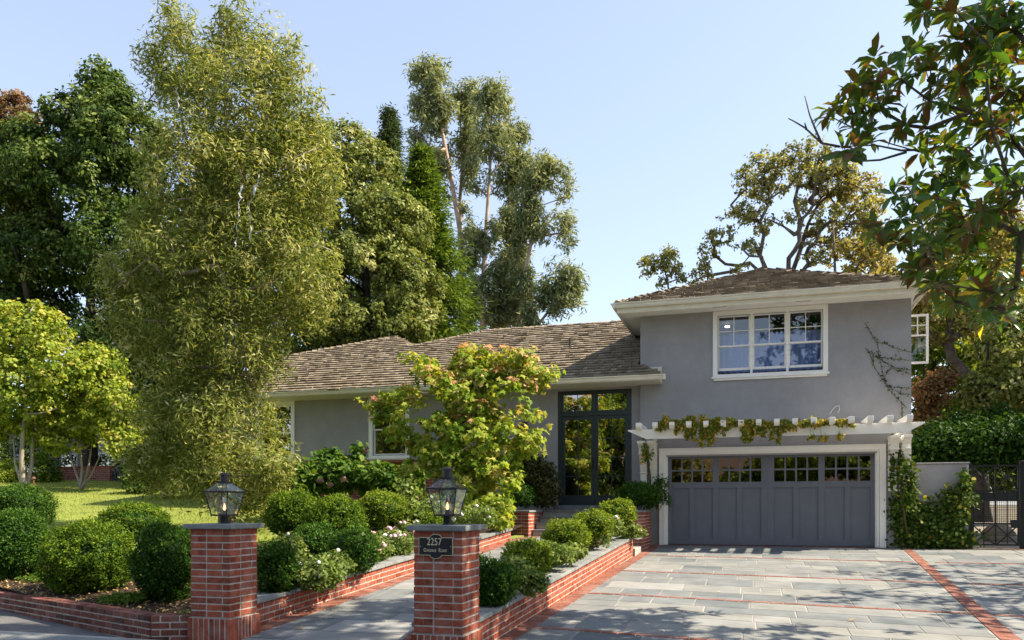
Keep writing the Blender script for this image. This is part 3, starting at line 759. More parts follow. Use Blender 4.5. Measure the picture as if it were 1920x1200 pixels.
# soffits, fascias, gutters
def gutter_x(mb, x0, x1, y, z):              # profile in (y,z), front is -y
    pf = [(y+.11,z-.12),(y+.035,z-.12),(y+.015,z-.085),(y+.012,z-.05),(y-.02,z-.02),(y-.02,z),(y-.005,z),(y+.0,z-.012),(y+.11,z-.012)]
    mb.prism(pf, 0, x0, x1, .5)
def gutter_y(mb, y0, y1, x, z, sg=1):        # front is -sg*x
    pf = [(x+sg*.11,z-.12),(x+sg*.035,z-.12),(x+sg*.015,z-.085),(x+sg*.012,z-.05),(x-sg*.02,z-.02),(x-sg*.02,z),(x-sg*.005,z),(x,z-.012),(x+sg*.11,z-.012)]
    mb.prism(pf, 1, y0, y1, .5)
mb = MB(); gutter_x(mb, ex0-.02, ex1+.02, ey-.06, 6.475); gutter_y(mb, ey-.075, 28.9, ex0-.06, 6.474, 1); gutter_y(mb, ey-.075, 28.9, ex1+.06, 6.474, -1)
mb.build('upper_gutter', M['cream'], H)
mb = MB()
mb.prism([(ey+.055,6.46),(ey+.055,6.28),(ey+.075,6.24),(ey+.10,6.24),(ey+.10,6.46)], 0, ex0+.06, ex1-.06, .5)
mb.prism([(ex0+.055,6.455),(ex0+.055,6.28),(ex0+.075,6.24),(ex0+.10,6.24),(ex0+.10,6.455)], 1, ey+.10, 28.8, .5)
mb.prism([(ex1-.055,6.455),(ex1-.055,6.28),(ex1-.075,6.24),(ex1-.10,6.24),(ex1-.10,6.455)], 1, ey+.10, 28.8, .5)
mb.build('fascia', M['cream'], H)
mb = MB(); mb.box(ex0+.1, ex1-.1, ey+.10, YG-.002, 6.30, 6.33, .5); mb.box(ex0+.1, GX0-.002, YG, 28.6, 6.30, 6.33, .5); mb.box(GX1+.002, ex1-.1, YG, 28.6, 6.30, 6.33, .5)
mb.build('soffit', M['white'], H)
mb = MB()
for x in (-.75, 1.15):
    mb = MB(); mb.box(x-.16, x+.16, ey+.3, ey+.36, 6.292, 6.298); mb.build('soffit_vent', M['bronze'], H)
mb = MB(); gutter_x(mb, -16.0, -2.05, 19.42, 4.70); mb.box(-2.05, -2.0, 19.40, 19.54, 4.575, 4.70, .5); mb.build('low_gutter', M['cream'], H)
mb = MB(); mb.box(-15.9, -2.72, 19.54, LY-.002, 4.575, 4.60, .5); mb.box(-2.72, -2.15, 19.54, YG-.002, 4.575, 4.60, .5)
mb.prism([(19.54,4.60),(19.54,4.70),(20.19,5.01),(20.19,4.60)], 0, -2.70, -2.16, .5); mb.build('low_soffit', M['cream'], H)
# roof vents
for p, a_, b_ in ((LR(-4.9, 21.9), .03, .28), (LR(-6.15, 21.2), .045, .2)): mb = MB(); mb.cyl(p, a_, a_, b_, 8); mb.build('vent_pipe', M['bronze'], H)
mb = MB(); mb.cyl((.55, 23.6, rz_-.02), .16, .16, .1, 12); mb.cyl((.55, 23.6, rz_+.08), .2, .06, .06, 12); mb.build('roof_vent', M['black'], H)

def window(x0, x1, z0, z1, y, name, nsash, tw=.11, grid=(2,2), meet=.47, curtain=False, extra=False, gm='glass'):
    """double hung window; trim outside (x0..x1,z0..z1 = trim outer)"""
    f = MB(); d = .035; t = tw
    f.box(x0, x0+t, y-d, y+.02, z0, z1, .5); f.box(x1-t, x1, y-d, y+.02, z0, z1, .5)
    f.box(x0+t, x1-t, y-d, y+.02, z1-t, z1, .5)
    f.box(x0-.03, x1+.03, y-.075, y+.02, z0-.0, z0+.045, .5); f.box(x0+t, x1-t, y-d, y+.02, z0+.045, z0+.10, .5)
    f.box(x0+.02, x1-.02, y-.05, y-.001, z0-.05, z0-.002, .5)
    wo_ = f.build(name, M['white'], H, bevel=.004)
    a, b, c, e = x0+t, x1-t, z0+.10, z1-t; mull = .055; W = (b-a-mull*(nsash-1))/nsash
    g = MB(); sa = MB()
    for i in range(nsash):
        p = a+i*(W+mull); q = p+W
        if i: sa.box(p-mull, p, y-.015, y+.12, c, e, .5)
        zm = lerp(c, e, meet); fr = .038; lift = .10 if extra else 0
        # upper sash (outer), lower sash (inner)
        for (s0, s1, yy, gr, bt) in ((zm, e, y+.035, grid, .035), (c+lift, zm+.03, y+.075, (1,1), .06)):
            sa.box(p, p+fr, yy, yy+.035, s0, s1, .5); sa.box(q-fr, q, yy, yy+.035, s0, s1, .5)
            sa.box(p+fr, q-fr, yy, yy+.035, s1-fr, s1, .5); sa.box(p+fr, q-fr, yy, yy+.035, s0, s0+bt, .5)
            gx0, gx1, gz0, gz1 = p+fr, q-fr, s0+bt, s1-fr
            for k in range(1, gr[0]): xx = lerp(gx0, gx1, k/gr[0]); sa.box(xx-.009, xx+.009, yy+.003, yy+.03, gz0, gz1, .5)
            for k in range(1, gr[1]): zz = lerp(gz0, gz1, k/gr[1]); sa.box(gx0, gx1, yy+.005, yy+.028, zz-.009, zz+.009, .5)
            g.poly([(gx0,yy+.016,gz0),(gx1,yy+.016,gz0),(gx1,yy+.016,gz1),(gx0,yy+.016,gz1)])
    sa.build('sash', M['white'], wo_); g.build('pane', M[gm], wo_)
    if curtain:
        cu = MB(); k = 90; z0c, z1c = z0+.2, z1-.5
        xs_ = [lerp(a, b, i/k) for i in range(k+1)]; ysn = [y+.42+.03*math.sin(i*1.15)+.015*math.sin(i*.41) for i in range(k+1)]
        for i in range(k): cu.poly([(xs_[i],ysn[i],z0c),(xs_[i+1],ysn[i+1],z0c),(xs_[i+1],ysn[i+1],z1c),(xs_[i],ysn[i],z1c)], .5)
        cu.build('curtain', M['curtain'], wo_, smooth=True)
        s_ = MB(); s_.box(a, b, y+.15, y+.28, c-.06, c+.04, .5); s_.build('inner_sill', M['wood'], wo_)
    return wo_
window(-.92, 1.72, 4.64, 6.29, YG, 'upper_window', 3, curtain=True, extra=True)
window(w1[0]-.10, w1[1]+.10, 2.83, 4.57, LY, 'window', 1, gm='glassdk'); window(w2[0]-.10, w2[1]+.10, 2.83, 4.57, LY, 'window', 1, gm='glassdk')
for x, yy in ((-.62, 21.6), (-.5, 23.2)): mb = MB(); mb.cyl((x, yy, 6.2), .06, .06, .03, 10); mb.build('ceiling_lamp', M['bulb'], H)
# open casement on the right side wall
f = MB(); y = 20.68; xa, xb, za, zb_ = 3.50, 3.96, 4.86, 6.02; t_ = .05
f.box(xa, xa+t_, y, y+.04, za, zb_, .5); f.box(xb-t_, xb, y, y+.04, za, zb_, .5); f.box(xa+t_, xb-t_, y, y+.04, zb_-t_, zb_, .5); f.box(xa+t_, xb-t_, y, y+.04, za, za+t_, .5)
zm = lerp(za, zb_, .56); f.box(xa+t_, xb-t_, y, y+.04, zm, zm+.035, .5); f.box(lerp(xa,xb,.5)-.01, lerp(xa,xb,.5)+.01, y+.01, y+.03, zm+.035, zb_-t_, .5)
zz = lerp(zm, zb_, .5); f.box(xa+t_, xb-t_, y+.01, y+.03, zz-.01, zz+.01, .5)
cw = f.build('open_casement', M['white'], H, bevel=.003); g = MB(); g.poly([(xa+t_,y+.02,za+t_),(xb-t_,y+.02,za+t_),(xb-t_,y+.02,zb_-t_),(xa+t_,y+.02,zb_-t_)]); g.build('pane', M['lampglass'], cw)
f = MB(); f.box(GX1-.02, GX1+.03, 20.6, 20.66, 4.75, 6.15, .5); f.box(GX1-.02, GX1+.03, 21.58, 21.66, 4.75, 6.15, .5); f.box(GX1-.02, GX1+.03, 20.66, 21.58, 6.07, 6.15, .5); f.box(GX1-.02, GX1+.05, 20.6, 21.66, 4.7, 4.749, .5); f.build('casement_frame', M['white'], H)

# garage door with trim
f = MB(); y = YG
def trim_ring(f, x0, x1, z1, w_, y0, y1, zb=.35):
    f.box(x0, x0+w_, y0, y1, zb, z1, .5); f.box(x1-w_, x1, y0, y1, zb, z1, .5); f.box(x0+w_, x1-w_, y0, y1, z1-w_, z1, .5)
trim_ring(f, -2.20, 2.945, 2.93, .11, y-.045, y+.03); trim_ring(f, -2.225, 2.97, 2.955, .024, y-.06, y+.0, .35)
trim_ring(f, -2.10, 2.83, 2.83, .045, y-.02, y+.12); trim_ring(f, -2.055, 2.785, 2.785, .03, y+.02, y+.16)
f.build('garage_door_trim', M['white'], H, bevel=.004)
dx0, dx1, dz0, dz1, dy = -2.03, 2.76, .56, 2.755, YG+.15
f = MB(); g = MB(); W = dx1-dx0; gw = 1.005; e_ = .095; gp = .14; cg = W-4*gw-2*e_-2*gp
gxs = [dx0+e_, dx0+e_+gw+gp, dx0+e_+2*gw+gp+cg, dx0+e_+3*gw+2*gp+cg]
wz0, wz1, pz0, pz1 = dz1-.645, dz1-.06, dz0+.15, dz1-.79
f.box(dx0, dx1, dy+.03, dy+.055, dz0, wz0-.01, .5)              # recessed panel plane
rl = lambda a, b, c, d_, o=0: f.box(a, b, dy-o, dy+.029, c, d_, .5)
rl(dx0, dx1, dz0, pz0); rl(dx0, dx1, pz1, wz0); rl(dx0, dx1, wz1, dz1)
xs = [dx0]
cols = []
for gx in gxs: cols += [(gx, gx+.44), (gx+gw-.44, gx+gw)]
prev = dx0
for a, b in cols: rl(prev, a, pz0, pz1); prev = b
rl(prev, dx1, pz0, pz1); prev = dx0
for gx in gxs: rl(prev, gx, wz0, wz1); prev = gx+gw
rl(prev, dx1, wz0, wz1)
for gx in gxs:
    for k in (1, 2, 3): xx = gx+gw*k/4; f.box(xx-.02, xx+.02, dy+.004, dy+.03, wz0, wz1, .5)
    zz = (wz0+wz1)/2; f.box(gx, gx+gw, dy+.007, dy+.028, zz-.02, zz+.02, .5)
f.box(-.0+lerp(dx0,dx1,.5)-.004, lerp(dx0,dx1,.5)+.004, dy-.003, dy+.0, dz0, dz1, .5)
gdo = f.build('garage_door', M['garage'], H, bevel=.003)
for gx in gxs:
    g = MB(); g.poly([(gx,dy+.018,wz0),(gx+gw,dy+.018,wz0),(gx+gw,dy+.018,wz1),(gx,dy+.018,wz1)]); g.build('pane', M['glassgar'], gdo)
f = MB(); f.box(dx0, dx1, dy-.012, dy+.04, dz0-.012, dz0-.001, .5); f.build('door_seal', M['black'], gdo)
f = MB(); f.box(-2.085, -2.06, YG-.03, YG+.0, 1.75, 2.05, .5); f.build('door_hinge', M['white'], gdo)

# entry doors
y = LY+.06; x0, x1, z0, z1 = ed; f = MB()
f.box(x0, x0+.09, y-.03, y+.1, z0, z1, .5); f.box(x1-.09, x1, y-.03, y+.1, z0, z1, .5); f.box(x0+.09, x1-.09, y-.03, y+.1, z1-.06, z1, .5)
zt_ = 3.92; f.box(x0+.09, x1-.09, y-.035, y+.1, zt_-.06, zt_+.01, .5); xm = (x0+x1)/2; f.box(xm-.03, xm+.03, y-.03, y+.1, zt_+.01, z1-.06, .5)
f.box(x0+.09, x1-.09, y-.03, y+.14, z0-.02, z0+.04, .5)
en = f.build('entry_door_frame', M['teal'], H, bevel=.004)
for sx in (0, 1):
    f = MB(); g = MB(); a, b = (x0+.09, xm-.03) if sx == 0 else (xm+.03, x1-.09)
    f.box(a, a+.055, y, y+.05, zt_+.01, z1-.06, .5); f.box(b-.055, b, y, y+.05, zt_+.01, z1-.06, .5); f.box(a+.055, b-.055, y, y+.05, zt_+.01, zt_+.08, .5); f.box(a+.055, b-.055, y, y+.05, z1-.10, z1-.06, .5)
    f.box((a+b)/2-.008, (a+b)/2+.008, y+.012, y+.04, zt_+.08, z1-.10, .5)
    g.poly([(a+.05,y+.03,zt_+.08),(b-.05,y+.03,zt_+.08),(b-.05,y+.03,z1-.1),(a+.05,y+.03,z1-.1)])
    tr_ = f.build('transom_window', M['teal'], H); g.build('pane', M['glassdk'], tr_)
    f = MB(); g = MB(); a, b = (x0+.09, xm-.002) if sx == 0 else (xm+.002, x1-.09); c, d_ = z0+.045, zt_-.062; st2 = .12 if sx else .11
    f.box(a, a+.09, y+.0, y+.05, c, d_, .5); f.box(b-.09, b, y+.0, y+.05, c, d_, .5); f.box(a+.09, b-.09, y, y+.05, d_-.09, d_, .5); f.box(a+.09, b-.09, y, y+.05, c, c+.20, .5)
    ga, gb, gc, gd_ = a+.09, b-.09, c+.20, d_-.09
    f.box((ga+gb)/2-.009, (ga+gb)/2+.009, y+.012, y+.045, gc, gd_, .5)
    for k in (1, 2, 3): zz = lerp(gc, gd_, k/4); f.box(ga, gb, y+.014, y+.043, zz-.009, zz+.009, .5)
    dd = f.build('entry_door', M['teal'], H, bevel=.003)
    g.poly([(ga,y+.03,gc),(gb,y+.03,gc),(gb,y+.03,gd_),(ga,y+.03,gd_)]); g.build('pane', M['glassdk'], dd)
    h = MB(); hx = (b-.045) if sx == 0 else (a+.045); h.box(hx-.018, hx+.018, y-.012, y-.001, 2.45, 2.78, .5); h.tube([(hx,y-.012,2.72),(hx,y-.06,2.70),(hx,y-.06,2.52),(hx,y-.012,2.5)], .011); h.build('handle', M['black'], dd)

# pergola over the garage
pg = MB(); by0, by1 = 19.16, 19.21
pg.prism([(-2.86,3.345),(3.60,3.345),(3.60,3.315),(3.22,3.115),(-2.42,3.115),(-2.86,3.315)], 1, by0, by1, .5)
for x in (-2.30, 3.14): pg.box(x-.02, x+.02, by1, YG-.001, 3.14, 3.335, .5)
perg = pg.build('pergola_beam', M['white'], H, bevel=.004)
first = None
for i in range(16):
    x = -2.58+i*.3895
    if first is None:
        q = MB(); q.prism([(18.92,3.40),(18.92,3.485),(20.19,3.485),(20.19,3.336),(19.0,3.336),(18.96,3.355)], 0, x-.06, x+.06, .5)
        first = q.build('rafter', M['white'], perg, bevel=.006)
    else:
        o = first.copy(); C.objects.link(o); o.parent = perg; o.location.x = i*.3895
cpf = [(20.198,1.86),(20.08,1.86),(20.08,2.33),(20.05,2.34),(20.05,2.37),(20.02,2.40),(19.98,2.55),(19.88,2.74),(19.78,2.80),(19.78,2.90),(19.74,2.91),(19.74,2.95),(19.66,2.97),(19.58,3.04),(19.58,3.11),(20.198,3.11)]
first = None
for i, x in enumerate((-2.60, -2.36, 3.10, 3.33)):
    q = MB(); q.prism(cpf, 0, x-.082, x+.082, .5)
    for (a, b, c, d_) in ((20.04,20.19,2.34,2.375),(19.76,20.19,2.80,2.83),(19.55,20.19,3.05,3.11)): q.box(x-.094, x+.094, a-.012, b, c, d_-.002, .5)
    q.build('corbel', M['white'], perg, bevel=.003)
# wall lantern by the door
q = MB(); c = (-5.77, LY-.14); q.box(c[0]-.09, c[0]+.09, LY-.02, LY-.001, 3.3, 3.75); q.box(c[0]-.02, c[0]+.02, LY-.12, LY-.02, 3.68, 3.71)
q.cyl((c[0], c[1], 3.28), .06, .10, .26, 6); q.cyl((c[0], c[1], 3.54), .12, .03, .12, 6); q.cyl((c[0], c[1], 3.66), .03, .03, .06, 6); q.build('wall_lantern', M['bronze'], H)

# garden wall and gate at right
r = thing('stucco_wall', 'low grey stucco garden wall partly covered by ivy, right of the garage', 'garden wall', (4.1, 20.3, .55))
mb = MB(); mb.box(3.513, 4.70, 20.28, 20.52, .3, 2.48, .5); mb.build('wall', M['stucco'], r, bevel=.01); mb = MB(); mb.box(3.515, 4.72, 20.25, 20.54, 2.48, 2.51, .5); mb.build('cap', M['stucco'], r, bevel=.008)
r = thing('stucco_post', 'grey stucco post to the right of the black iron gate', 'gate post', (6.0, 20.4, .55))
mb = MB(); mb.box(5.86, 6.3, 20.3, 20.7, .3, 2.5, .5); mb.build('post', M['stucco'], r); mb = MB(); mb.box(5.84, 6.32, 20.28, 20.72, 2.5, 2.54, .5); mb.build('cap', M['coping'], r)
r = thing('iron_gate', 'black wrought iron gate with crossed bars at the right side of the house', 'gate', (5.27, 20.4, .58))
mb = MB(); gy = 20.4; ga, gb = 4.80, 5.74; z0, z1 = .62, 2.44
bar = lambda a, b, rr=.014: mb.tube([a, b], rr, 4)
mb.box(4.72, 4.79, gy-.03, gy+.03, .4, 2.5); mb.box(5.75, 5.83, gy-.03, gy+.03, .4, 2.52); fr_ = mb.build('gate_posts', M['black'], r)
mb = MB()
for x in (ga, gb-.035, (ga+gb)/2-.018): mb.box(x, x+.035, gy-.018, gy+.018, z0, z1)
for z in (z0, z0+.48, z1-.60, z1-.03): mb.box(ga, gb, gy-.02, gy+.02, z, z+.035)
for (za, zb_) in ((z0, z0+.48), (z1-.58, z1)):
    for (xa, xb) in ((ga, (ga+gb)/2), ((ga+gb)/2, gb)):
        bar((xa+.02,gy,za+.02), (xb-.02,gy,zb_-.02)); bar((xa+.02,gy+.008,zb_-.02), (xb-.02,gy+.008,za+.02)); xm2 = (xa+xb)/2
        bar((xm2,gy,z0), (xm2,gy,z1), .009); bar((xa,gy,(za+zb_)/2), (xb,gy,(za+zb_)/2), .009); mb.cyl((xm2,gy-.0,(za+zb_)/2-.02), .03, .03, .04, 8)
for k in range(1, 22): x = lerp(ga, gb, k/22); bar((x,gy+.01,z0+.5),(x,gy+.01,z1-.6), .005)
for k in range(1, 18): z = lerp(z0+.5, z1-.6, k/18); bar((ga,gy+.012,z),(gb,gy+.012,z), .005)
mb.box(ga+.036, gb-.036, gy-.004, gy+.004, z0+1.0, z1-.62)
mb.build('gate_leaf', M['black'], r); mb = MB(); mb.box(5.58, 5.72, gy-.05, gy+.05, 1.02, 1.2); mb.build('lock', M['black'], r)

# far left: brick garden wall, dark picket gate, post, house beyond
def bwall(name, label, x0, x1, y, z0, z1, cren=True, cat='garden wall'):
    r = thing(name, label, cat, ((x0+x1)/2, y, z0)); mb, mo = MB(), MB(); n = int((z1-z0)/BH)
    brick_face(mb, 0, x1-x0, n, lambda s, z, d: (x0+s, y+d, z), start=z0); mo.box(x0+.005, x1-.005, y+.006, y+.25, z0-.3, z0+n*BH-.002, .5)
    if cren:
        x = x0
        while x < x1-.05: mb.box(x+.008, x+.09, y-.01, y+.25, z0+n*BH, z0+n*BH+.09); x += .1
    bw = mb.build('brickwork', M['brick'], r); mo.build('mortar', M['mortar'], bw)
    return r
bwall('brick_wall', 'red brick garden wall with a toothed top behind the small trees at far left', -27.6, -24.9, 26.2, 2.0, 3.1)
bwall('brick_post', 'narrow red brick post right of the dark picket gate at far left', -23.8, -23.35, 26.2, 1.9, 3.15, False, 'gate post')
r = thing('picket_gate', 'dark picket gate between the brick wall and the brick post at far left', 'gate', (-24.3, 26.3, 1.95)); mb = MB()
for k in range(9): x = -24.87+k*.125; mb.box(x, x+.07, 26.28, 26.31, 1.95, 2.95+.05*math.sin(k*.8))
mb.build('pickets', M['black'], r); mb = MB(); mb.box(-24.88, -23.82, 26.311, 26.35, 2.15, 2.24); mb.box(-24.88, -23.82, 26.311, 26.35, 2.7, 2.79); mb.build('rails', M['black'], r)
r = thing('neighbour_house', 'pale grey neighbouring house glimpsed behind the brick wall at far left', 'house', (-29, 32, 2)); mb = MB()
mb.box(-36, -24, 31, 38, 1.5, 5.2); mb.build('wall', plain('pale_grey_wall', (.34,.32,.33), .9), r); mb = MB()
mb.prism([(30.4,5.2),(34.5,7.4),(38.6,5.2)], 0, -36.5, -23.5); mb.build('roof', M['shakeunder'], r)
for k in range(5):
    x = -34.5+k*2.2; mb = MB(); mb.box(x-.05, x+.95, 30.95, 30.99, 2.6, 4.1); wn = mb.build('window', M['white'], r); mb = MB(); mb.box(x+.03, x+.87, 30.93, 30.945, 2.68, 4.02); mb.build('pane', M['glassdk'], wn)
r = thing('path_light', 'thin rusty path light standing on the lawn below the pale trunked tree', 'path light', (0,0,0)); p = at(63, 922, 20); mb = MB()
mb.cyl((p[0],p[1],p[2]-.1), .02, .02, .55, 8); mb.cyl((p[0],p[1],p[2]+.42), .07, .03, .06, 10); mb.build('stem', plain('rusty_metal', (.16,.06,.04), .7), r); r.location = (p[0], p[1], p[2]-.1); 
for ch in r.children: ch.matrix_parent_inverse = r.matrix_basis.inverted()
# hooked wire on the facade
mb = MB(); pts = [at(*q, YG-.03) for q in ((1556,776),(1561,768),(1567,762),(1573,760),(1574,768),(1571,774))]; mb.tube(pts, .007, 5)
tag(mb.build('loose_wire', M['white']), 'short white wire loop on the grey wall above the garage', 'wire')

# ================================================================== LANTERNS, PLAQUE
def lantern(label, x, y, z):
    r = thing('post_lantern', label, 'lantern', (x, y, z), 0)
    mb = MB(); mb.cyl((x,y,z), .06, .055, .012, 12); mb.box(x-.03, x+.03, y-.03, y+.03, z+.012, z+.085); mb.build('stem', M['black'], r)
    b, tp, zb, zt2, zs = .095, .15, z+.085, z+.345, z+.455; f = MB(); g = MB()
    f.box(x-b-.012, x+b+.012, y-b-.012, y+b+.012, zb, zb+.018)
    ring = lambda h, zz, th=.012, e=.006: [f.box(x-h-e, x+h+e, y+s_*h-e, y+s_*h+e, zz, zz+th) for s_ in (-1,1)]+[f.box(x+s_*h-e, x+s_*h+e, y-h+e, y+h-e, zz+.0005, zz+th-.0005) for s_ in (-1,1)]
    ring(tp, zt2, .014, .009)
    for sx in (-1,1):
        for sy in (-1,1):
            f.tube([(x+sx*b,y+sy*b,zb),(x+sx*tp,y+sy*tp,zt2+.005)], .0075, 4); f.tube([(x+sx*tp,y+sy*tp,zt2+.01),(x+sx*.055,y+sy*.055,zs)], .006, 4)
    ring(.055, zs-.006, .014, .008)
    for i in range(4):
        cs = [(-1,-1),(1,-1),(1,1),(-1,1)]; a_, c_ = cs[i], cs[(i+1) % 4]
        g.poly([(x+a_[0]*b,y+a_[1]*b,zb+.018),(x+c_[0]*b,y+c_[1]*b,zb+.018),(x+c_[0]*tp,y+c_[1]*tp,zt2),(x+a_[0]*tp,y+a_[1]*tp,zt2)])
        g.poly([(x+a_[0]*tp,y+a_[1]*tp,zt2+.018),(x+c_[0]*tp,y+c_[1]*tp,zt2+.018),(x+c_[0]*.055,y+c_[1]*.055,zs),(x+a_[0]*.055,y+a_[1]*.055,zs)])
        if True:
            ma = ((a_[0]+c_[0])/2, (a_[1]+c_[1])/2)
    f.build('frame', M['bronze'], r); g.build('glass', M['lampglass'], r)
    c = MB(); c.box(x-.066, x+.066, y-.066, y+.066, zs+.006, zs+.014); c.cyl((x,y,zs+.014), .048, .048, .07, 14); c.cyl((x,y,zs+.084), .058, .055, .014, 14); c.cyl((x,y,zs+.098), .055, .03, .014, 14); c.build('chimney_cap', M['bronze'], r, bevel=.002)
    k = MB(); k.cyl((x,y,zb+.018), .03, .022, .045, 10); bn = k.build('burner', M['bronze'], r)
    k = MB(); pr_ = [(.03,0),(.042,.03),(.04,.06),(.022,.10),(.018,.15)]
    for (ra, ha), (rb, hb) in zip(pr_, pr_[1:]): 
        for i in range(12):
            a1, a2 = 2*math.pi*i/12, 2*math.pi*(i+1)/12
            k.poly([(x+ra*math.cos(a1),y+ra*math.sin(a1),zb+.06+ha),(x+ra*math.cos(a2),y+ra*math.sin(a2),zb+.06+ha),(x+rb*math.cos(a2),y+rb*math.sin(a2),zb+.06+hb),(x+rb*math.cos(a1),y+rb*math.sin(a1),zb+.06+hb)])
    k.build('glass_chimney', M['lampglass'], bn)
    k = MB(); k.cyl((x,y,zb+.063), .006, .017, .025, 8); k.cyl((x,y,zb+.088), .017, .001, .05, 8); k.build('flame', M['flame'], bn)
lantern('lit black gas lantern on the left brick pillar, in front of the tall willowy tree', -5.63, 7.58, 1.312)
lantern('lit black gas lantern on the brick pillar that carries the house number', -2.88, 7.35, 1.322)
# house number plaque
px_, pz_, py_ = -2.895, 1.12, 7.092
r = thing('house_number_plaque', 'black house number plaque with pale gold numerals 2257 on the right pillar', 'plaque', (px_, py_, pz_))
def outline(k):
    W, Hh, R0, bw_ = .175-k, .087-k, .115-k, .058-k*.5; pts = []
    for sg in (1, -1):
        a = math.acos(bw_/ .058*0.999 if False else min(.999, bw_/.066)); 
        pts += [(sg*W, -sg*Hh), (sg*W, sg*Hh), (sg*(bw_+.008), sg*Hh)]
        for i in range(9): t_ = math.pi*i/8; pts.append((sg*bw_*math.cos(t_), sg*(Hh+(R0-Hh)*math.sin(t_)+.004)))
        pts.append((-sg*(bw_+.008), sg*Hh))
    return pts
for k, dpt, mt, nm in ((0, .010, 'gold', 'border'), (.006, .0125, 'plaque', 'face')):
    q = MB(); o2 = outline(k); n = len(o2); q.mesh([(px_+a, py_-dpt, pz_+b) for a, b in o2]+[(px_+a, py_-.002, pz_+b) for a, b in o2], [tuple(range(n))]+[(i, n+i, n+(i+1) % n, (i+1) % n) for i in range(n)], .5)
    q.build(nm, M[mt], r)
for s_ in (-1, 1): q = MB(); q.cyl((px_+s_*.155, py_-.0135, pz_-.003), .004, .004, .006, 8); q.build('screw', M['gold'], r)
def text(body, x, z, size, sx=.8, name='lettering', right=False):
    cu = bpy.data.curves.new('lettering', 'FONT'); cu.body = body; cu.size = size; cu.extrude = .0012; cu.align_x = 'LEFT'
    o = bpy.data.objects.new('tmp', cu); C.objects.link(o); dg = bpy.context.evaluated_depsgraph_get()
    me = bpy.data.meshes.new_from_object(o.evaluated_get(dg)); bpy.data.objects.remove(o)
    xs_ = [v.co.x for v in me.vertices]; wd = (max(xs_)-min(xs_))*sx; mn = min(xs_)
    for v in me.vertices:
        a, b, c_ = v.co; v.co = (x+(a-mn)*sx, py_-.0142-c_, z+b)
    me.materials.clear(); me.materials.append(M['gold']); o = bpy.data.objects.new(name, me); C.objects.link(o); setpar(o, r); return wd
text('2257', px_-.088, pz_+.012, .098, .78, 'numerals')
x = px_-.122
for body, sz, adv in (('O', .050, .004), ('AKDALE', .036, .026), ('R', .050, .004), ('OAD', .036, 0)):
    x += text(body, x, pz_-.052, sz, .74)+adv

# ================================================================== VEGETATION
def pxblob(px, py, wpx, hpx, Y, dy=None, dY=0):
    """ellipsoid standing at depth Y: centre px,py and full width/height in photo pixels"""
    c = at(px, py, Y); s = scale_at(px, Y); rx, rz = wpx/2*s, hpx/2*s
    return (c+np.array((0, dY, 0)), np.array((rx, dy if dy else rx, rz)))
def boxball(label, px, py, wpx, hpx, Y, n=9000, mat='f_box', size=.03, parent_group='clipped boxwood balls in the front garden', name='boxwood_ball', rough=.11):
    c, rr = pxblob(px, py, wpx, hpx, Y); rr = rr*np.array((.96,.96,.96))
    r = thing(name, label, 'bush', (c[0], c[1], c[2]-rr[2]), 0, parent_group)
    n = int(max(6000, min(42000, 16000*(rr[0]*rr[2])/(.30))))
    tn = n//11; td = sph(tn); td = td[td[:,2] > -.9]; tn = len(td); ph = rg.random(6)*6.28
    sq = (np.abs(td)**2.2).sum(1)**(-1/2.2)                       # barrel-like rather than spherical
    bumpy = 1+rough*(np.sin(td[:,0]*4+ph[0])*np.sin(td[:,1]*5+ph[1])+np.sin(td[:,2]*6+ph[2]+td[:,0]*4))*.5
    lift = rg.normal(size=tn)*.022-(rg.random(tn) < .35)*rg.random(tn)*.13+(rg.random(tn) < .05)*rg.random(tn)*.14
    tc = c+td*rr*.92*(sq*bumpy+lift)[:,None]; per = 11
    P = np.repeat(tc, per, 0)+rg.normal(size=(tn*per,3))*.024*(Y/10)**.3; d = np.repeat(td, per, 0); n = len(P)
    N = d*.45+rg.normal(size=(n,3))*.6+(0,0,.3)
    rnd = .40+np.repeat(rg.normal(size=tn)*.15+lift*2.6, per)+rg.normal(size=n)*.15+d[:,2]*.14  # leaves towards the top are lighter: lit tops put into the colour
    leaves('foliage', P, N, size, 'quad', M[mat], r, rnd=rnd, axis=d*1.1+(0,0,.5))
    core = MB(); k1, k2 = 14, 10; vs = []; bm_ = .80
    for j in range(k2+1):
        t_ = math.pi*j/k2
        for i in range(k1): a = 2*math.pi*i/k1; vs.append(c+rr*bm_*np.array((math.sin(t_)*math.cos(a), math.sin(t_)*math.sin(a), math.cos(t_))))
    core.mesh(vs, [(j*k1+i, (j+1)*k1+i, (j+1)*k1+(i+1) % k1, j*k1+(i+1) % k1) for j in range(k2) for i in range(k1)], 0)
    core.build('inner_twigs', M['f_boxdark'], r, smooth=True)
    return r
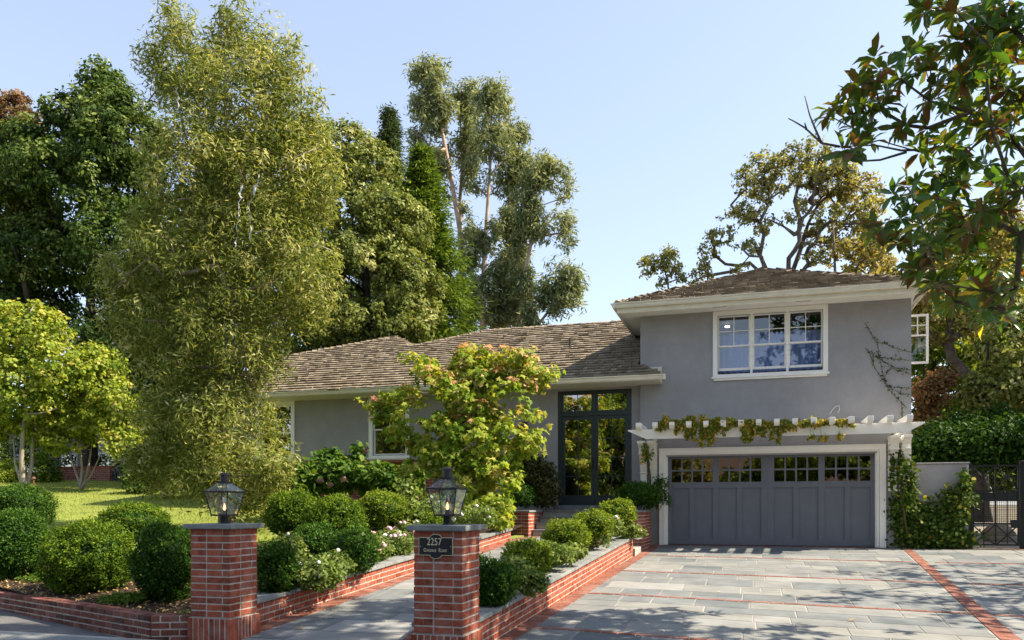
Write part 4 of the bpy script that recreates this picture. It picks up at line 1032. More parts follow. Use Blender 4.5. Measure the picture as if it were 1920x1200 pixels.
B = [
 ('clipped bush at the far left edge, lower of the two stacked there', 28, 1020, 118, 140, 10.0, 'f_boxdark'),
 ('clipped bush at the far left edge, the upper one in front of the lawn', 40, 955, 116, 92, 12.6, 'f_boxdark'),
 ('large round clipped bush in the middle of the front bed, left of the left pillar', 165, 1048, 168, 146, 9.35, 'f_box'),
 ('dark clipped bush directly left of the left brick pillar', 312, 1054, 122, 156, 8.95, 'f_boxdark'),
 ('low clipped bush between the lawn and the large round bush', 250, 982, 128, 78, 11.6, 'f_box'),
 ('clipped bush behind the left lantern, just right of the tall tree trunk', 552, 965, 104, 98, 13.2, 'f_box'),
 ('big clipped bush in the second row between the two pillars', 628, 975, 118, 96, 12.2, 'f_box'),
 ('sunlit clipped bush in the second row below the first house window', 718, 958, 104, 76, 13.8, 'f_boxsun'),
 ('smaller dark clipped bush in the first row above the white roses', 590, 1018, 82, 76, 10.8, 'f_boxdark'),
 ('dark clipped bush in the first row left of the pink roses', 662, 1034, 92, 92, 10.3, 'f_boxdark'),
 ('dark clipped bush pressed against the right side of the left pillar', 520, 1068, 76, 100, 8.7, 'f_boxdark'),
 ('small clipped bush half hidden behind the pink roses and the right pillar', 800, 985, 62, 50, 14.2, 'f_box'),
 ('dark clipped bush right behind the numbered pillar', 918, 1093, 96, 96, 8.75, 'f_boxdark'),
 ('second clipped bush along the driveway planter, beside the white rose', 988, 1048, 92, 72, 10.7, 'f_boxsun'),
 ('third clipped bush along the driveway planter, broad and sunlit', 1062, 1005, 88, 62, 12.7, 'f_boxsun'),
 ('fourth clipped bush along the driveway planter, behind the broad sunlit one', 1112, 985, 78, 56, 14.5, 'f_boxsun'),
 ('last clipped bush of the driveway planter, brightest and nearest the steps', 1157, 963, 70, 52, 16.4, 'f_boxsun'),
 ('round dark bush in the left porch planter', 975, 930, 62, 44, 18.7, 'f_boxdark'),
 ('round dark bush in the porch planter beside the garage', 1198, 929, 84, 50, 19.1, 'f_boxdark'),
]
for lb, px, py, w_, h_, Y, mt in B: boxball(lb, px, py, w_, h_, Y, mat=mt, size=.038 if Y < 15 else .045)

def flower(mb, p, r, d=None):
    for k in range(9):
        a = random.random()*6.28; el = random.uniform(-.2, 1.3); dr = np.array((math.cos(a)*math.cos(el), math.sin(a)*math.cos(el), math.sin(el)))
        u = unit(np.cross(dr, (0.2,.3,1.))[None])[0]; v = np.cross(dr, u); c = p+dr*r*.35
        q = [c+r*.62*(u*math.cos(t_)+v*math.sin(t_))+dr*r*(.25 if i % 2 else .05) for i, t_ in enumerate(np.arange(6)*math.pi/3)]
        mb.poly(q, random.random())
def shrub(name, label, cat, blobs, n, size, tpl, mat, group=None, cr=.12, per=14, flowers=None, up=.5, droop=0, stems=True, fr=.03, out=.4, base=None, rb=0):
    c0 = blobs[0][0]; zb = min(c[2]-r[2] for c, r in blobs); r = thing(name, label, cat, base if base is not None else (c0[0], c0[1], zb), 0, group)
    A = sum(4*math.pi*(q[0]*q[2]) for _, q in blobs); cen, nor = clumps(blobs, n/per/A, .25)
    P, N, cv = spray(cen, nor, per, cr, up=up, out=out); rnd = .45+rb+cv+rg.normal(size=len(P))*.2
    leaves('foliage', P, N, size, tpl, M[mat], r, rnd=rnd, droop=droop)
    if stems:
        b = np.array(r.location); sel = cen[rg.permutation(len(cen))[:40]]
        ch = grow([b, b+(0, 0, .15)], .03, sel, .2, .2, .004, 3, power=.6); wood('stems', ch, M['stem'], r)
    if flowers:
        mb = MB(); mp = MB()
        for kind, cnt in flowers:
            i = rg.permutation(len(cen))[:cnt*3]; i = sorted(i, key=lambda j: nor[j][1]-nor[j][2]*.6)[:cnt]
            for j in i: flower(mb if kind == 'w' else mp, cen[j]+nor[j]*.05, fr*random.uniform(.8, 1.3))
        if mb.v: mb.build('blossoms', M['petal_w'], r)
        if mp.v: mp.build('blossoms', M['petal_p'], r)
    return r
GR = 'rose bushes in the brick planters'
def rose(label, bl, n, fl, fr=.035): return shrub('rose_bush', label, 'rose bush', bl, n, .045, 'round', 'f_rose', GR, .10, 12, fl, fr=fr)
rose('white blooming rose bush low in front of the small dark bushes', [pxblob(590,1075,110,62,9.1), pxblob(540,1030,70,60,9.8), pxblob(625,1060,70,50,9.5)], 5200, [('w',8),('p',1)], .034)
rose('pink blooming rose bush beside the left walkway wall', [pxblob(735,1020,95,56,12.2), pxblob(700,1030,70,56,11.4), pxblob(768,1005,60,50,13.2)], 4600, [('w',14),('p',44)], .042)
rose('pale blooming rose bush seen low behind the numbered pillar, beneath the yellow green maple', [pxblob(895,968,90,44,14.8), pxblob(810,955,60,60,14.6)], 2600, [('w',12)], .04)
rose('rose bush with one large white bloom, right of the numbered pillar', [pxblob(962,1070,70,56,9.6), pxblob(998,1092,50,40,9.2)], 2600, [('w',1)], .05)
rose('leafy rose bush with few pale buds in the middle of the driveway planter', [pxblob(1035,1040,84,40,11.6), pxblob(1075,1035,50,30,12.2)], 2600, [('p',5)], .03)
rose('pink blooming rose bush between the fourth and the last clipped bush', [pxblob(1120,1005,54,44,14.6), pxblob(1145,985,48,40,15.6)], 2200, [('p',10),('w',7)], .045)
rose('trailing rose spilling over the far end of the driveway planter', [pxblob(1175,995,54,26,16.9), pxblob(1198,1000,26,14,17.1)], 1100, [('p',3),('w',3)], .035)
# airy weedy stems near the pink roses
shrub('leafy_shrub', 'loose leafy shrub with upright tips behind the pink roses', 'shrub', [pxblob(765,930,44,80,14.3), pxblob(775,965,50,50,14.0)], 900, .07, 'round', 'f_rose', None, .12, 8)

# hydrangea row below the low wing windows
shrub('hydrangea', 'broad leafy hydrangea hedge with dried brown flower heads below the house windows', 'shrub',
  [pxblob(620,888,120,66,17.8), pxblob(560,900,80,60,17.2), pxblob(700,895,120,50,18), pxblob(615,858,44,36,18.0), pxblob(750,900,90,50,18.2), pxblob(672,850,18,34,18.2)], 5200, .15, 'round', 'f_hyd', None, .22, 8, up=.8)
r = bpy.data.objects['hydrangea']; dfm = plain('dried_flower', (.30,.16,.12), .9)
for q in ((600,903),(618,908),(688,845),(645,900)):
    mb = MB()
    for _ in range(3): flower(mb, at(*q, 16.6)+np.array((random.uniform(-.05,.05), 0, random.uniform(-.04,.04))), .07)
    mb.build('dried_flower_head', dfm, r)
shrub('bronze_maple', 'dark bronze green weeping shrub left of the entry doors', 'shrub', [pxblob(1003,895,84,92,19.3,.5), pxblob(985,865,50,56,19.3,.4), pxblob(1022,925,50,50,19.2,.4)], 9500, .075, 'quad', 'f_darkred', None, .16, 14, droop=.8)
shrub('fern', 'feathery green fern between the porch bush and the garage frame', 'fern', [pxblob(1232,925,40,60,19.75,.2), pxblob(1240,905,26,36,19.8,.15), pxblob(1248,935,24,30,19.7,.15)], 1500, .09, 'lance', 'f_boxdark', None, .12, 10)

def tree(name, label, trunk, r0, blobs, dens, per, cr, size, tpl, mat, bark, group=None, wig=.15, nb=90, step=.5, inner=.35, up=.45, droop=0, rmin=.012, seed=1, out=.5, rn=.75, extra=None, crown_name='crown', power=.5, squash=.7, axisout=False, gap=None, cat='tree', rbias=0, ptrunk=None, limbs=()):
    r = thing(name, label, cat, tuple(trunk[0]), 0, group)
    cen, nor = clumps(blobs, dens, inner)
    if gap is not None:                      # uneven outline and holes: drop clumps where a wavy field is low
        f, th, ph = gap; q = cen*f; v = np.sin(q[:,0]+ph)+np.sin(q[:,2]*1.13+ph*2)+np.sin(q[:,1]*.9+q[:,0]*.7-ph)+np.sin(q[:,2]*2.3+q[:,0]*1.7)*.7
        k = v > th; cen, nor = cen[k], nor[k]
    P, N, cv = spray(cen, nor, per, cr, up=up, out=out, rn=rn, squash=squash)
    rnd = .45+rbias+cv+rg.normal(size=len(P))*.17
    leaves(crown_name, P, N, size, tpl, M[mat], r, rnd=rnd, droop=droop, axis=(N*.8 if axisout else None))
    sel = cen[rg.permutation(len(cen))[:nb]]
    ch = grow(trunk, r0, sel, wig, step, rmin, seed, power=power, limbs=limbs)
    wood('trunk', ch, M[bark], r)
    return r, cen, nor, ch
def base_at(px, Y, z): p = at(px, 900, Y); p[2] = z; return p

# tall willowy tree in the left garden
Y = 15.6; b0 = base_at(428, Y, TL(-10.8, Y)-.05)
pts = [b0, at(418, 880, Y), at(424, 760, Y), at(432, 600, Y), at(428, 430, Y), at(425, 280, Y), at(420, 120, Y)]
bl = [pxblob(330,55,56,110,Y-.3,.5), pxblob(300,140,70,120,Y,.7), pxblob(360,130,120,150,Y,.9), pxblob(455,80,110,130,Y+.3,.8), pxblob(530,120,80,110,Y+.2,.7), pxblob(440,200,250,200,Y,1.4),
      pxblob(560,230,110,140,Y+.3,.9), pxblob(380,330,230,220,Y-.4,1.5), pxblob(520,350,220,240,Y+.3,1.5), pxblob(600,330,70,160,Y+.4,.7), pxblob(350,470,240,200,Y-.3,1.6), pxblob(500,500,260,240,Y,1.7), pxblob(230,520,110,70,Y-.5,.8),
      pxblob(300,600,190,180,Y-.3,1.4), pxblob(425,650,240,200,Y-.2,1.6), pxblob(580,540,90,160,Y+.2,.8), pxblob(340,760,190,190,Y-.3,1.3), pxblob(435,800,150,180,Y-.4,1.2), pxblob(520,868,70,60,Y-.6,.5), pxblob(300,870,110,120,Y-.3,.9), pxblob(470,905,150,130,Y-.6,1.0), pxblob(390,905,120,90,Y-.8,.8)]
tall = tree('willowy_tree', 'tall olive green tree with narrow drooping leaves and white streamers, left of the house', pts, .17, bl, 7.6, 52, .34, .14, 'lance', 'f_tall', 'bark_tan', wig=.12, nb=170, step=.6, inner=.25, up=.3, droop=.5, rmin=.010, out=.35, squash=1.2, gap=(2.1, -2.3, .6), rbias=.05)
# white paper streamers caught in it
for i, (lb, q) in enumerate((('longest white paper streamer hanging in the middle of the tall tree', ((467,322),(452,352),(449,390),(446,420),(443,455),(439,470))),
    ('white paper streamer looped beside the longest one in the tall tree', ((485,325),(480,350),(466,390),(470,430),(466,462),(463,458))),
    ('white paper streamer high on the left side of the tall tree', ((331,164),(336,185),(334,208),(340,222))),
    ('short white paper streamer at the upper left edge of the tall tree', ((293,150),(283,163),(270,172),(268,200),(267,214))),
    ('small white paper streamer below the high left one', ((330,250),(322,262),(328,275))))):
    mb = MB(); prev = None
    q = [(lerp(x0_, x1_, k/4)+random.uniform(-3,3), lerp(y0_, y1_, k/4)) for (x0_, y0_), (x1_, y1_) in zip(q, q[1:]) for k in range(4)]
    for (a, b_) in q:
        c = at(a, b_, Y-1.5); w2 = .006+.026*random.random(); u = np.array((math.cos(a), .5*math.sin(a*2), .3*math.sin(b_)))*w2
        if prev is not None: mb.poly([prev[0]-prev[1], prev[0]+prev[1], c+u, c-u])
        prev = (c, u)
    tag(mb.build('paper_streamer', M['paper']), lb, 'streamer', 'paper streamers in the tall tree')

# small pale trunked trees at far left
def crape(label, px, Y, stems, bl, seed):
    r = thing('crape_myrtle', label, 'tree', tuple(base_at(px, Y, TL(*at(px,915,Y)[:2])-.05)), 0, 'small pale trunked trees on the lawn')
    cen, nor = clumps(bl, 9.0, .3); P, N, cv = spray(cen, nor, 26, .27, up=.5, out=.5); rnd = .5+cv+rg.normal(size=len(P))*.2+.05*np.repeat(nor[:,2], 26)
    leaves('crown', P, N, .115, 'round', M['f_bright'], r, rnd=rnd)
    b = np.array(r.location); mb = MB()
    sets = [[] for _ in stems]; sel = cen[rg.permutation(len(cen))[:90]]
    tops = [at(q[0], q[1], Y+q[2]) for q in stems]
    for c in sel: sets[int(np.argmin([np.linalg.norm(c-t_) for t_ in tops]))].append(c)
    for i, (tp, ss) in enumerate(zip(tops, sets)):
        mid = lerp(b, tp, .5)+np.array((random.uniform(-.1,.1), random.uniform(-.1,.1), -.1))
        for pp, rr in grow([b+(random.uniform(-.08,.08), random.uniform(-.08,.08), 0), mid, tp], stems[i][3], ss, .14, .3, .010, seed+i): mb.tube(pp, rr, 6)
    mb.build('trunk', M['bark_pale'], r, smooth=True)
crape('small tree with thick pale trunk and bright yellow green crown, at far left', 44, 21.0,
  [(24,800,.2,.045), (44,790,-.2,.11), (62,800,.3,.08)],
  [pxblob(10,640,130,150,21,1.3), pxblob(70,620,110,110,21,1.1), pxblob(40,730,170,150,20.7,1.4), pxblob(110,690,100,120,21,1.1), pxblob(-10,780,110,90,21,1)], 3)
crape('many stemmed pale tree with bright crown, between thick trunked one and tall tree', 152, 22.5,
  [(128,840,.2,.045), (150,830,-.2,.05), (172,835,.3,.05), (190,850,0,.035), (142,820,.3,.04)],
  [pxblob(140,740,170,130,22.4,1.4), pxblob(210,770,120,130,22.4,1.1), pxblob(110,810,120,90,22,1.1), pxblob(190,690,90,90,22.5,.9), pxblob(225,830,60,60,22.2,.7)], 9)
shrub('garden_shrub', 'rounded yellow green shrub at the far left edge behind the lawn', 'shrub', [pxblob(15,888,70,58,24.5)], 3500, .09, 'quad', 'f_bright', 'shrubs behind the lawn', .16, 14)
shrub('garden_shrub', 'light green shrub beside the left end of the brick wall', 'shrub', [pxblob(88,890,58,66,25,.6), pxblob(70,865,40,40,25.2,.5)], 3500, .09, 'quad', 'f_box', 'shrubs behind the lawn', .16, 14)
shrub('garden_shrub', 'small low dark bush at the foot of the brick wall', 'shrub', [pxblob(128,918,36,20,25.6,.3)], 1200, .07, 'quad', 'f_boxdark', 'shrubs behind the lawn', .1, 12)
shrub('garden_shrub', 'dark shrub on the right end of the lawn below the tall tree', 'shrub', [pxblob(270,900,70,60,22,.8), pxblob(330,900,70,50,21,.8)], 3600, .10, 'quad', 'f_oakdark', 'shrubs behind the lawn', .2, 14)
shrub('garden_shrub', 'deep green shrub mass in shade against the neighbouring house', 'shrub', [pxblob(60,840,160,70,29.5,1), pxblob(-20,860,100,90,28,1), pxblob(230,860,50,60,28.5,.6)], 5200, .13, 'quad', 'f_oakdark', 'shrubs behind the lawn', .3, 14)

# red tipped maple in front of the house
Y = 16.6; b0 = base_at(884, Y, .95); pts = [b0, at(872, 900, Y), at(868, 820, Y), at(872, 740, Y)]
bl = [pxblob(800,680,70,80,Y,.5), pxblob(890,690,110,80,Y,.7), pxblob(975,680,80,60,Y,.5), pxblob(850,740,220,110,Y,1.1), pxblob(960,745,130,110,Y,.9), pxblob(1000,720,60,40,Y,.4),
      pxblob(790,790,150,120,Y-.2,.9), pxblob(900,810,200,130,Y-.3,1.1), pxblob(835,870,150,120,Y-.3,.9), pxblob(910,900,140,120,Y-.4,.9), pxblob(865,945,110,90,Y-.5,.7), pxblob(935,955,50,90,Y-.5,.4), pxblob(985,825,60,60,Y-.2,.4), pxblob(745,745,50,50,Y,.3), pxblob(715,775,50,60,Y,.3), pxblob(1015,700,40,34,Y,.3), pxblob(850,955,150,90,Y-.6,.7), pxblob(925,930,90,120,Y-.5,.5), pxblob(795,900,90,90,Y-.4,.6)]
mp = tree('japanese_maple', 'multi stemmed maple with yellow green and coral tipped leaves in front of the low wing', pts, .075, bl, 12, 20, .21, .145, 'maple', 'f_maple', 'bark_pale', wig=.16, nb=80, step=.35, inner=.3, up=.75, rmin=.008, out=.45, rn=.7, gap=(3.2, -1.25, 2.0), rbias=.08, droop=.4)
r, cen, nor, ch = mp
hi = (cen[:,2] > at(870, 800, Y)[2])&(nor[:,2]+nor[:,0]*.35+rg.normal(size=len(cen))*.2 > .5); c2, n2 = cen[hi], nor[hi]
P, N, cv = spray(c2+n2*.10, n2, 7, .17, up=.75, out=.6, rn=.5); leaves('coral_leaf_tips', P, N, .14, 'maple', M['f_maplered'], r, rnd=.5+cv*1.5+rg.normal(size=len(P))*.25)
for q in ((674,756),(690,765),(1018,804),(1028,798),(1040,702)):
    pass
c3 = np.array([at(*q, Y-.1) for q in ((676,752),(688,762),(700,772),(1000,808),(1018,804),(1030,800),(1038,702),(1028,712),(720,745))]); n3 = np.tile((0,-.3,1.), (len(c3),1))
P, N, cv = spray(c3, n3, 9, .13, up=.9); leaves('outer_sprig_leaves', P, N, .13, 'maple', M['f_maple'], r, rnd=.7+rg.normal(size=len(P))*.15)
mb = MB(); mb.tube([at(745,745,Y), at(715,768,Y-.1), at(690,762,Y-.1)], .008, 4); mb.tube([at(960,790,Y), at(990,806,Y-.1), at(1025,802,Y-.1)], .008, 4); mb.build('outer_twigs', M['bark_pale'], r)
for dx, sd in ((-.16, 4), (.14, 8)):          # further stems
    mb = MB(); mb.tube([b0+(dx*.4,0,0), lerp(b0, at(868+dx*160,800,Y), .5)+(dx*.3,-.05,0), at(868+dx*260, 760, Y)], [.04,.03,.016], 6); mb.build('stem', M['bark_pale'], r, smooth=True)

# --- background trees
Y = 27; b0 = base_at(170, Y, 2.0); pts = [b0, at(165,760,Y), at(170,560,Y), at(160,400,Y)]
bl = [pxblob(195,165,60,90,Y,1), pxblob(165,230,130,90,Y,1.8), pxblob(230,260,150,180,Y,2.2), pxblob(70,290,140,110,Y,2), pxblob(150,360,300,160,Y,3.2), pxblob(20,380,140,200,Y,2.3), pxblob(90,480,230,140,Y,2.8),
      pxblob(240,480,180,200,Y,2.5), pxblob(60,585,180,90,Y+.5,2), pxblob(220,640,190,150,Y,2.2), pxblob(-20,560,140,200,Y,2), pxblob(230,760,160,140,Y,2), pxblob(330,830,150,130,Y,1.6), pxblob(330,640,160,200,Y+1,2)]
tree('oak', 'very large dark green oak filling the upper left behind the lawn', pts, .36, bl, 3.6, 62, .46, .175, 'quad', 'f_oakdark', 'bark_dark', 'oaks behind the garden', wig=.2, nb=150, step=1.0, inner=.45, rmin=.025, gap=(.95, -2.0, 1.0), rn=.6, seed=5)
Y = 32; b0 = base_at(430, Y, 2.0); pb = lambda a, b, c, d, k=0: pxblob(a, b, c, d, Y+k, (c+d)/4*scale_at(a, Y))
tree('oak', 'shadowy green oak mass showing through the tall willowy tree', [b0, at(430,760,Y), at(430,520,Y)], .3, [pb(380,430,160,160), pb(500,420,160,160), pb(430,320,150,120), pb(400,560,200,160), pb(520,560,180,180), pb(360,680,160,160), pb(480,700,200,160), pb(420,810,240,120), pb(300,560,120,180)], 2.4, 44, .5, .2, 'quad', 'f_oakdark', 'bark_dark', 'oaks behind the garden', nb=50, step=1, inner=.4, rmin=.025, seed=15)
Y = 31; b0 = base_at(10, Y, 2.0)
tree('russet_tree', 'brown tipped tree top peeking above the large oak at the far left edge', [b0, at(10,600,Y), at(15,300,Y)], .25, [pxblob(20,210,90,80,Y,1.5), pxblob(50,235,70,50,Y,1), pxblob(-20,260,90,110,Y,1.5)], 3, 34, .4, .2, 'quad', 'f_brown', 'bark_dark', nb=30, step=1, rmin=.02)
Y = 27; b0 = base_at(690, Y, 1.5)
bl = [pxblob(640,280,110,100,Y,1.5), pxblob(690,330,120,120,Y,1.8), pxblob(650,420,190,180,Y,2.5), pxblob(740,430,130,150,Y,2), pxblob(690,530,250,160,Y,3), pxblob(620,570,140,160,Y-.5,2), pxblob(770,560,110,170,Y,2), pxblob(700,620,220,90,Y-.5,2.5), pxblob(590,650,90,60,Y,1.5), pxblob(560,330,130,200,Y+1,2)]
tree('oak', 'dense olive green oak directly behind the left part of the low roof', [b0, at(690,600,Y), at(680,400,Y)], .3, bl, 4.6, 54, .34, .15, 'quad', 'f_oak', 'bark_dark', 'oaks behind the garden', nb=110, step=.9, inner=.5, rmin=.022, gap=(1.5, -2.1, .4), seed=7)
def conifer(label, px, ptop, pbot, wpx, Y, mat, seed, n=46):
    b = base_at(px, Y, 1.0); top = at(px, ptop, Y); zb = at(px, pbot, Y)[2]; s = scale_at(px, Y); rd = random.Random(seed)
    r = thing('conifer', label, 'tree', tuple(b), 0, 'conifers behind the house'); PP, NN, AX = [], [], []; mb = MB()
    mb.tube([b, lerp(b, top, .5), top], [.3, .16, .02], 7); Hh = top[2]-zb
    for i in range(n*5):
        t_ = (i/(n*5))**.85; z = zb+Hh*t_; L = wpx/2*s*(1-t_)**.95*rd.uniform(.5, 1.15)+.05; a = rd.random()*6.283
        d = np.array((math.cos(a), math.sin(a), -.15)); o = np.array((top[0], top[1], z)); e = o+d*L+(0,0,-.04*L*L+.25*L*t_)
        mb.tube([o, e], [.03*(1-t_)+.012, .006], 4)
        m = int(60+150*L); q = np.array([rd.random()**.7 for _ in range(m)]); pos = o+(e-o)*q[:,None]+rg.normal(size=(m,3))*np.array((.17,.17,.10))*(1+L*.25)
        PP.append(pos); NN.append(rg.normal(size=(m,3))*.4+(0,0,.9)); AX.append(np.tile(d*1.2+(0,0,-.15), (m,1)))
    leaves('crown', np.concatenate(PP), np.concatenate(NN), .24, 'lance', M[mat], r, axis=np.concatenate(AX), droop=.3); mb.build('trunk', M['bark_dark'], r, smooth=True)
conifer('broad bright green conifer whose right edge meets the eucalyptus trunks', 790, 280, 650, 235, 32, 'f_conifer', 3, 70)
conifer('slim blue green conifer spire rising behind the olive oak', 730, 205, 600, 150, 38, 'f_coniferdk', 4)
# eucalyptus stand
def euc(label, Y, base, path, r0, bl, seed, nb=46):
    b = base_at(base, Y, 1.5); pts = [b]+[at(a, c, Y) for a, c in path]
    tree('eucalyptus', label, pts, r0, bl+[(at(a+random.uniform(-22,22), c+random.uniform(-30,30), Y), np.array((.55,.55,.8))) for a, c in path for _ in range(3)], 5.2, 22, .36, .33, 'lance', 'f_euc', 'bark_euc', 'eucalyptus trees behind the house', wig=.10, nb=nb, step=1.2, inner=.25, up=.1, droop=1.0, rmin=.03, out=.4, seed=seed, gap=(2.0, -.55, seed*1.3), rbias=.14, squash=1.4, power=.55)
Y = 44; pb = lambda a, b, c, d, k=0: pxblob(a, b, c, d, Y+k, (c+d)/4*scale_at(a, Y))
euc('tallest eucalyptus, leftmost of the stand, its leafy top highest of all', Y, 866, [(866,560),(862,430),(845,330),(826,230),(820,150)], .24,
    [pb(788,130,44,50), pb(828,150,60,80), pb(785,190,50,70), pb(820,215,80,80), pb(775,262,40,40), pb(800,300,70,60), pb(845,190,50,60)], 1)
euc('eucalyptus with a straight double trunk just right of the conifer', Y+1.5, 868, [(872,600),(866,480),(862,380),(868,300),(862,210)], .22,
    [pb(868,170,60,50,1.5), pb(862,230,80,90,1.5), pb(850,290,70,70,1.5), pb(880,270,60,80,1.5), pb(835,340,50,50,1.5)], 2)
euc('eucalyptus with a pinkish trunk in the middle of the stand and a rounded top', Y-.5, 906, [(905,560),(910,450),(918,330),(922,240),(915,180)], .26,
    [pb(912,170,56,50,-.5), pb(935,200,50,70,-.5), pb(915,240,70,80,-.5), pb(945,270,50,70,-.5), pb(900,300,60,50,-.5), pb(890,460,40,120,-.5), pb(900,560,70,110,-.5), pb(880,520,40,120,-.5)], 3)
euc('slender eucalyptus right of the middle one with a low bushy crown', Y+1, 950, [(948,560),(955,430),(958,340),(962,280)], .19,
    [pb(965,270,50,60,1), pb(975,320,50,80,1), pb(950,350,60,70,1), pb(945,440,50,80,1), pb(955,520,70,110,1), pb(930,590,70,60,1), pb(970,440,50,80,1)], 4)
euc('leaning eucalyptus at the right edge of the stand with an open crown', Y-1, 966, [(978,540),(995,460),(1003,380),(1010,320)], .20,
    [pb(1035,300,60,50,-1), pb(1010,330,60,70,-1), pb(1045,345,60,70,-1), pb(1000,400,60,70,-1), pb(1045,410,60,60,-1), pb(1060,450,34,40,-1), pb(985,370,40,60,-1)], 5)
euc('low detached eucalyptus crown nearest the right, leaning away from the stand', Y-2, 1000, [(1010,608),(1035,575),(1050,545)], .16,
    [pb(1050,500,56,40,-2), pb(1040,530,60,50,-2), pb(1075,520,46,56,-2), pb(1065,565,60,40,-2), pb(1000,590,40,40,-2)], 6, 60)
euc('short young eucalyptus growing between the trunks of the stand', Y, 990, [(992,600),(985,580)], .1, [pb(985,600,60,40), pb(930,600,60,40), pb(880,600,40,60), pb(895,500,40,120), pb(935,520,44,110), pb(975,500,40,110), pb(1000,560,40,70)], 7, 30)

# gnarled oaks behind the garage wing
Y = 33
def gn(label, px, Y, path, r0, bl, mat, seed, nb, dens=1.15, wig=.42, gap=None, limbs=()):
    b = base_at(px, Y, 1.0); pts = [b]+[at(a, c, Y) for a, c in path]
    return tree('gnarled_oak', label, pts, r0, bl, dens*3.8, 20, .22, .14, 'quad', mat, 'bark_grey', 'gnarled oaks behind the garage wing', rbias=.08, wig=wig, nb=int(nb*3), step=.45, inner=.45, up=.4, rmin=.016, seed=seed, power=.45, gap=gap or (2.6, -1.2, seed*.7), limbs=[[at(a, c, Y+(i%3-1)*.7) for a, c in l] for i, l in enumerate(limbs)])
pb = lambda a, b, c, d, k=0: pxblob(a, b, c, d, Y+k, (c+d)/4*scale_at(a, Y)*1.2)
gn('main gnarled oak with twisting limbs and a domed grey green crown above the upper roof', 1440, Y, [(1440,515),(1425,478),(1432,440),(1425,415),(1440,385),(1448,365)], .23,
   [pb(1500,295,120,50), pb(1420,340,100,60), pb(1370,385,70,60), pb(1350,440,50,60), pb(1480,330,150,70), pb(1560,330,100,70), pb(1600,390,80,80), pb(1330,480,70,60), pb(1400,470,60,40), pb(1550,410,60,50), pb(1310,520,60,40), pb(1450,400,150,60), pb(1530,470,90,50), pb(1380,500,60,30), pb(1440,310,100,50), pb(1545,310,80,50)], 'f_gnarlg', 11, 120, 1.2, limbs=[((1470,515),(1490,470),(1498,435),(1505,410),(1525,385),(1527,355)),((1490,440),(1470,425),(1445,413)),((1425,510),(1405,492),(1385,498),(1360,495),(1330,478)),((1430,482),(1405,480),(1390,465)),((1500,515),(1510,480),(1530,455),(1540,425)),((1427,415),(1405,410),(1385,400),(1370,385)),((1440,385),(1425,360),(1430,345)),((1498,432),(1495,395),(1490,375)),((1525,385),(1550,370)),((1448,370),(1480,350)),((1540,430),(1562,410)),((1505,505),(1540,490),(1560,500)),((1510,455),(1540,462),(1575,458))])
gn('second gnarled oak with a slanting trunk right of the main one, crown turning yellow', 1480, Y+1, [(1482,520),(1500,470),(1515,420),(1540,370)], .17,
   [pb(1610,370,100,90,1), pb(1560,350,90,70,1), pb(1640,430,70,100,1), pb(1590,450,90,80,1), pb(1625,500,100,60,1), pb(1540,440,60,50,1)], 'f_gnarl', 12, 90, 1.5)
gn('third gnarled oak with a thin dark trunk near the right end of the upper roof', 1565, Y-1, [(1566,520),(1564,460),(1562,420)], .14,
   [pb(1600,480,90,70,-1), pb(1650,470,80,90,-1), pb(1620,520,110,40,-1), pb(1680,510,80,60,-1)], 'f_gnarl', 13, 60, 1.3)
gn('small separate oak top peeking over the left slope of the upper roof', 1250, Y, [(1255,560),(1252,530),(1247,510)], .08,
   [pb(1230,485,60,40), pb(1255,490,50,50), pb(1215,500,40,30), pb(1270,515,30,30), pb(1240,530,24,20)], 'f_gnarlg', 14, 60, 1.7)

# trees behind the gate at right
Y = 29; pb = lambda a, b, c, d, k=0: pxblob(a, b, c, d, Y+k, (c+d)/4*scale_at(a, Y))
tree('twisted_oak', 'old twisted oak with a bare crooked trunk behind the iron gate', [base_at(1840,Y,1.0), at(1838,770,Y), at(1832,730,Y), at(1812,700,Y), at(1785,672,Y), at(1778,640,Y), at(1790,560,Y)], .27,
   [pb(1760,560,100,90), pb(1850,520,160,120), pb(1780,450,130,110,1), pb(1880,430,130,110,1), pb(1730,620,70,80), pb(1830,600,120,90), pb(1910,560,90,120), pb(1720,520,80,60)], 3.4, 40, .42, .16, 'quad', 'f_gnarl', 'bark_grey', wig=.3, nb=110, step=.5, rmin=.02, seed=21, power=.42, gap=(1.6,-1.6,.3))
tree('broad_tree', 'leafy mid green tree filling the right edge above the dark hedge', [base_at(1935,Y-3,1.0), at(1935,760,Y-3), at(1925,640,Y-3)], .2,
   [pb(1890,650,120,120,-3), pb(1870,740,130,100,-3), pb(1930,720,120,150,-3), pb(1900,590,90,70,-3)], 5, 36, .36, .15, 'quad', 'f_oak', 'bark_dark', nb=50, seed=22, rbias=.1)
tree('broad_tree', 'yellow green tree standing behind the twisted oak, near the wall corner', [base_at(1745,Y+3,1.0), at(1745,740,Y+3), at(1755,640,Y+3)], .2,
   [pb(1735,690,90,110,3), pb(1780,620,110,110,3), pb(1840,670,120,120,3), pb(1730,600,70,90,3), pb(1850,780,140,100,3), pb(1700,540,90,60,3), pb(1830,480,200,120,4), pb(1900,760,120,120,3)], 4, 38, .42, .17, 'quad', 'f_bright', 'bark_dark', nb=50, seed=23, rbias=-.25)
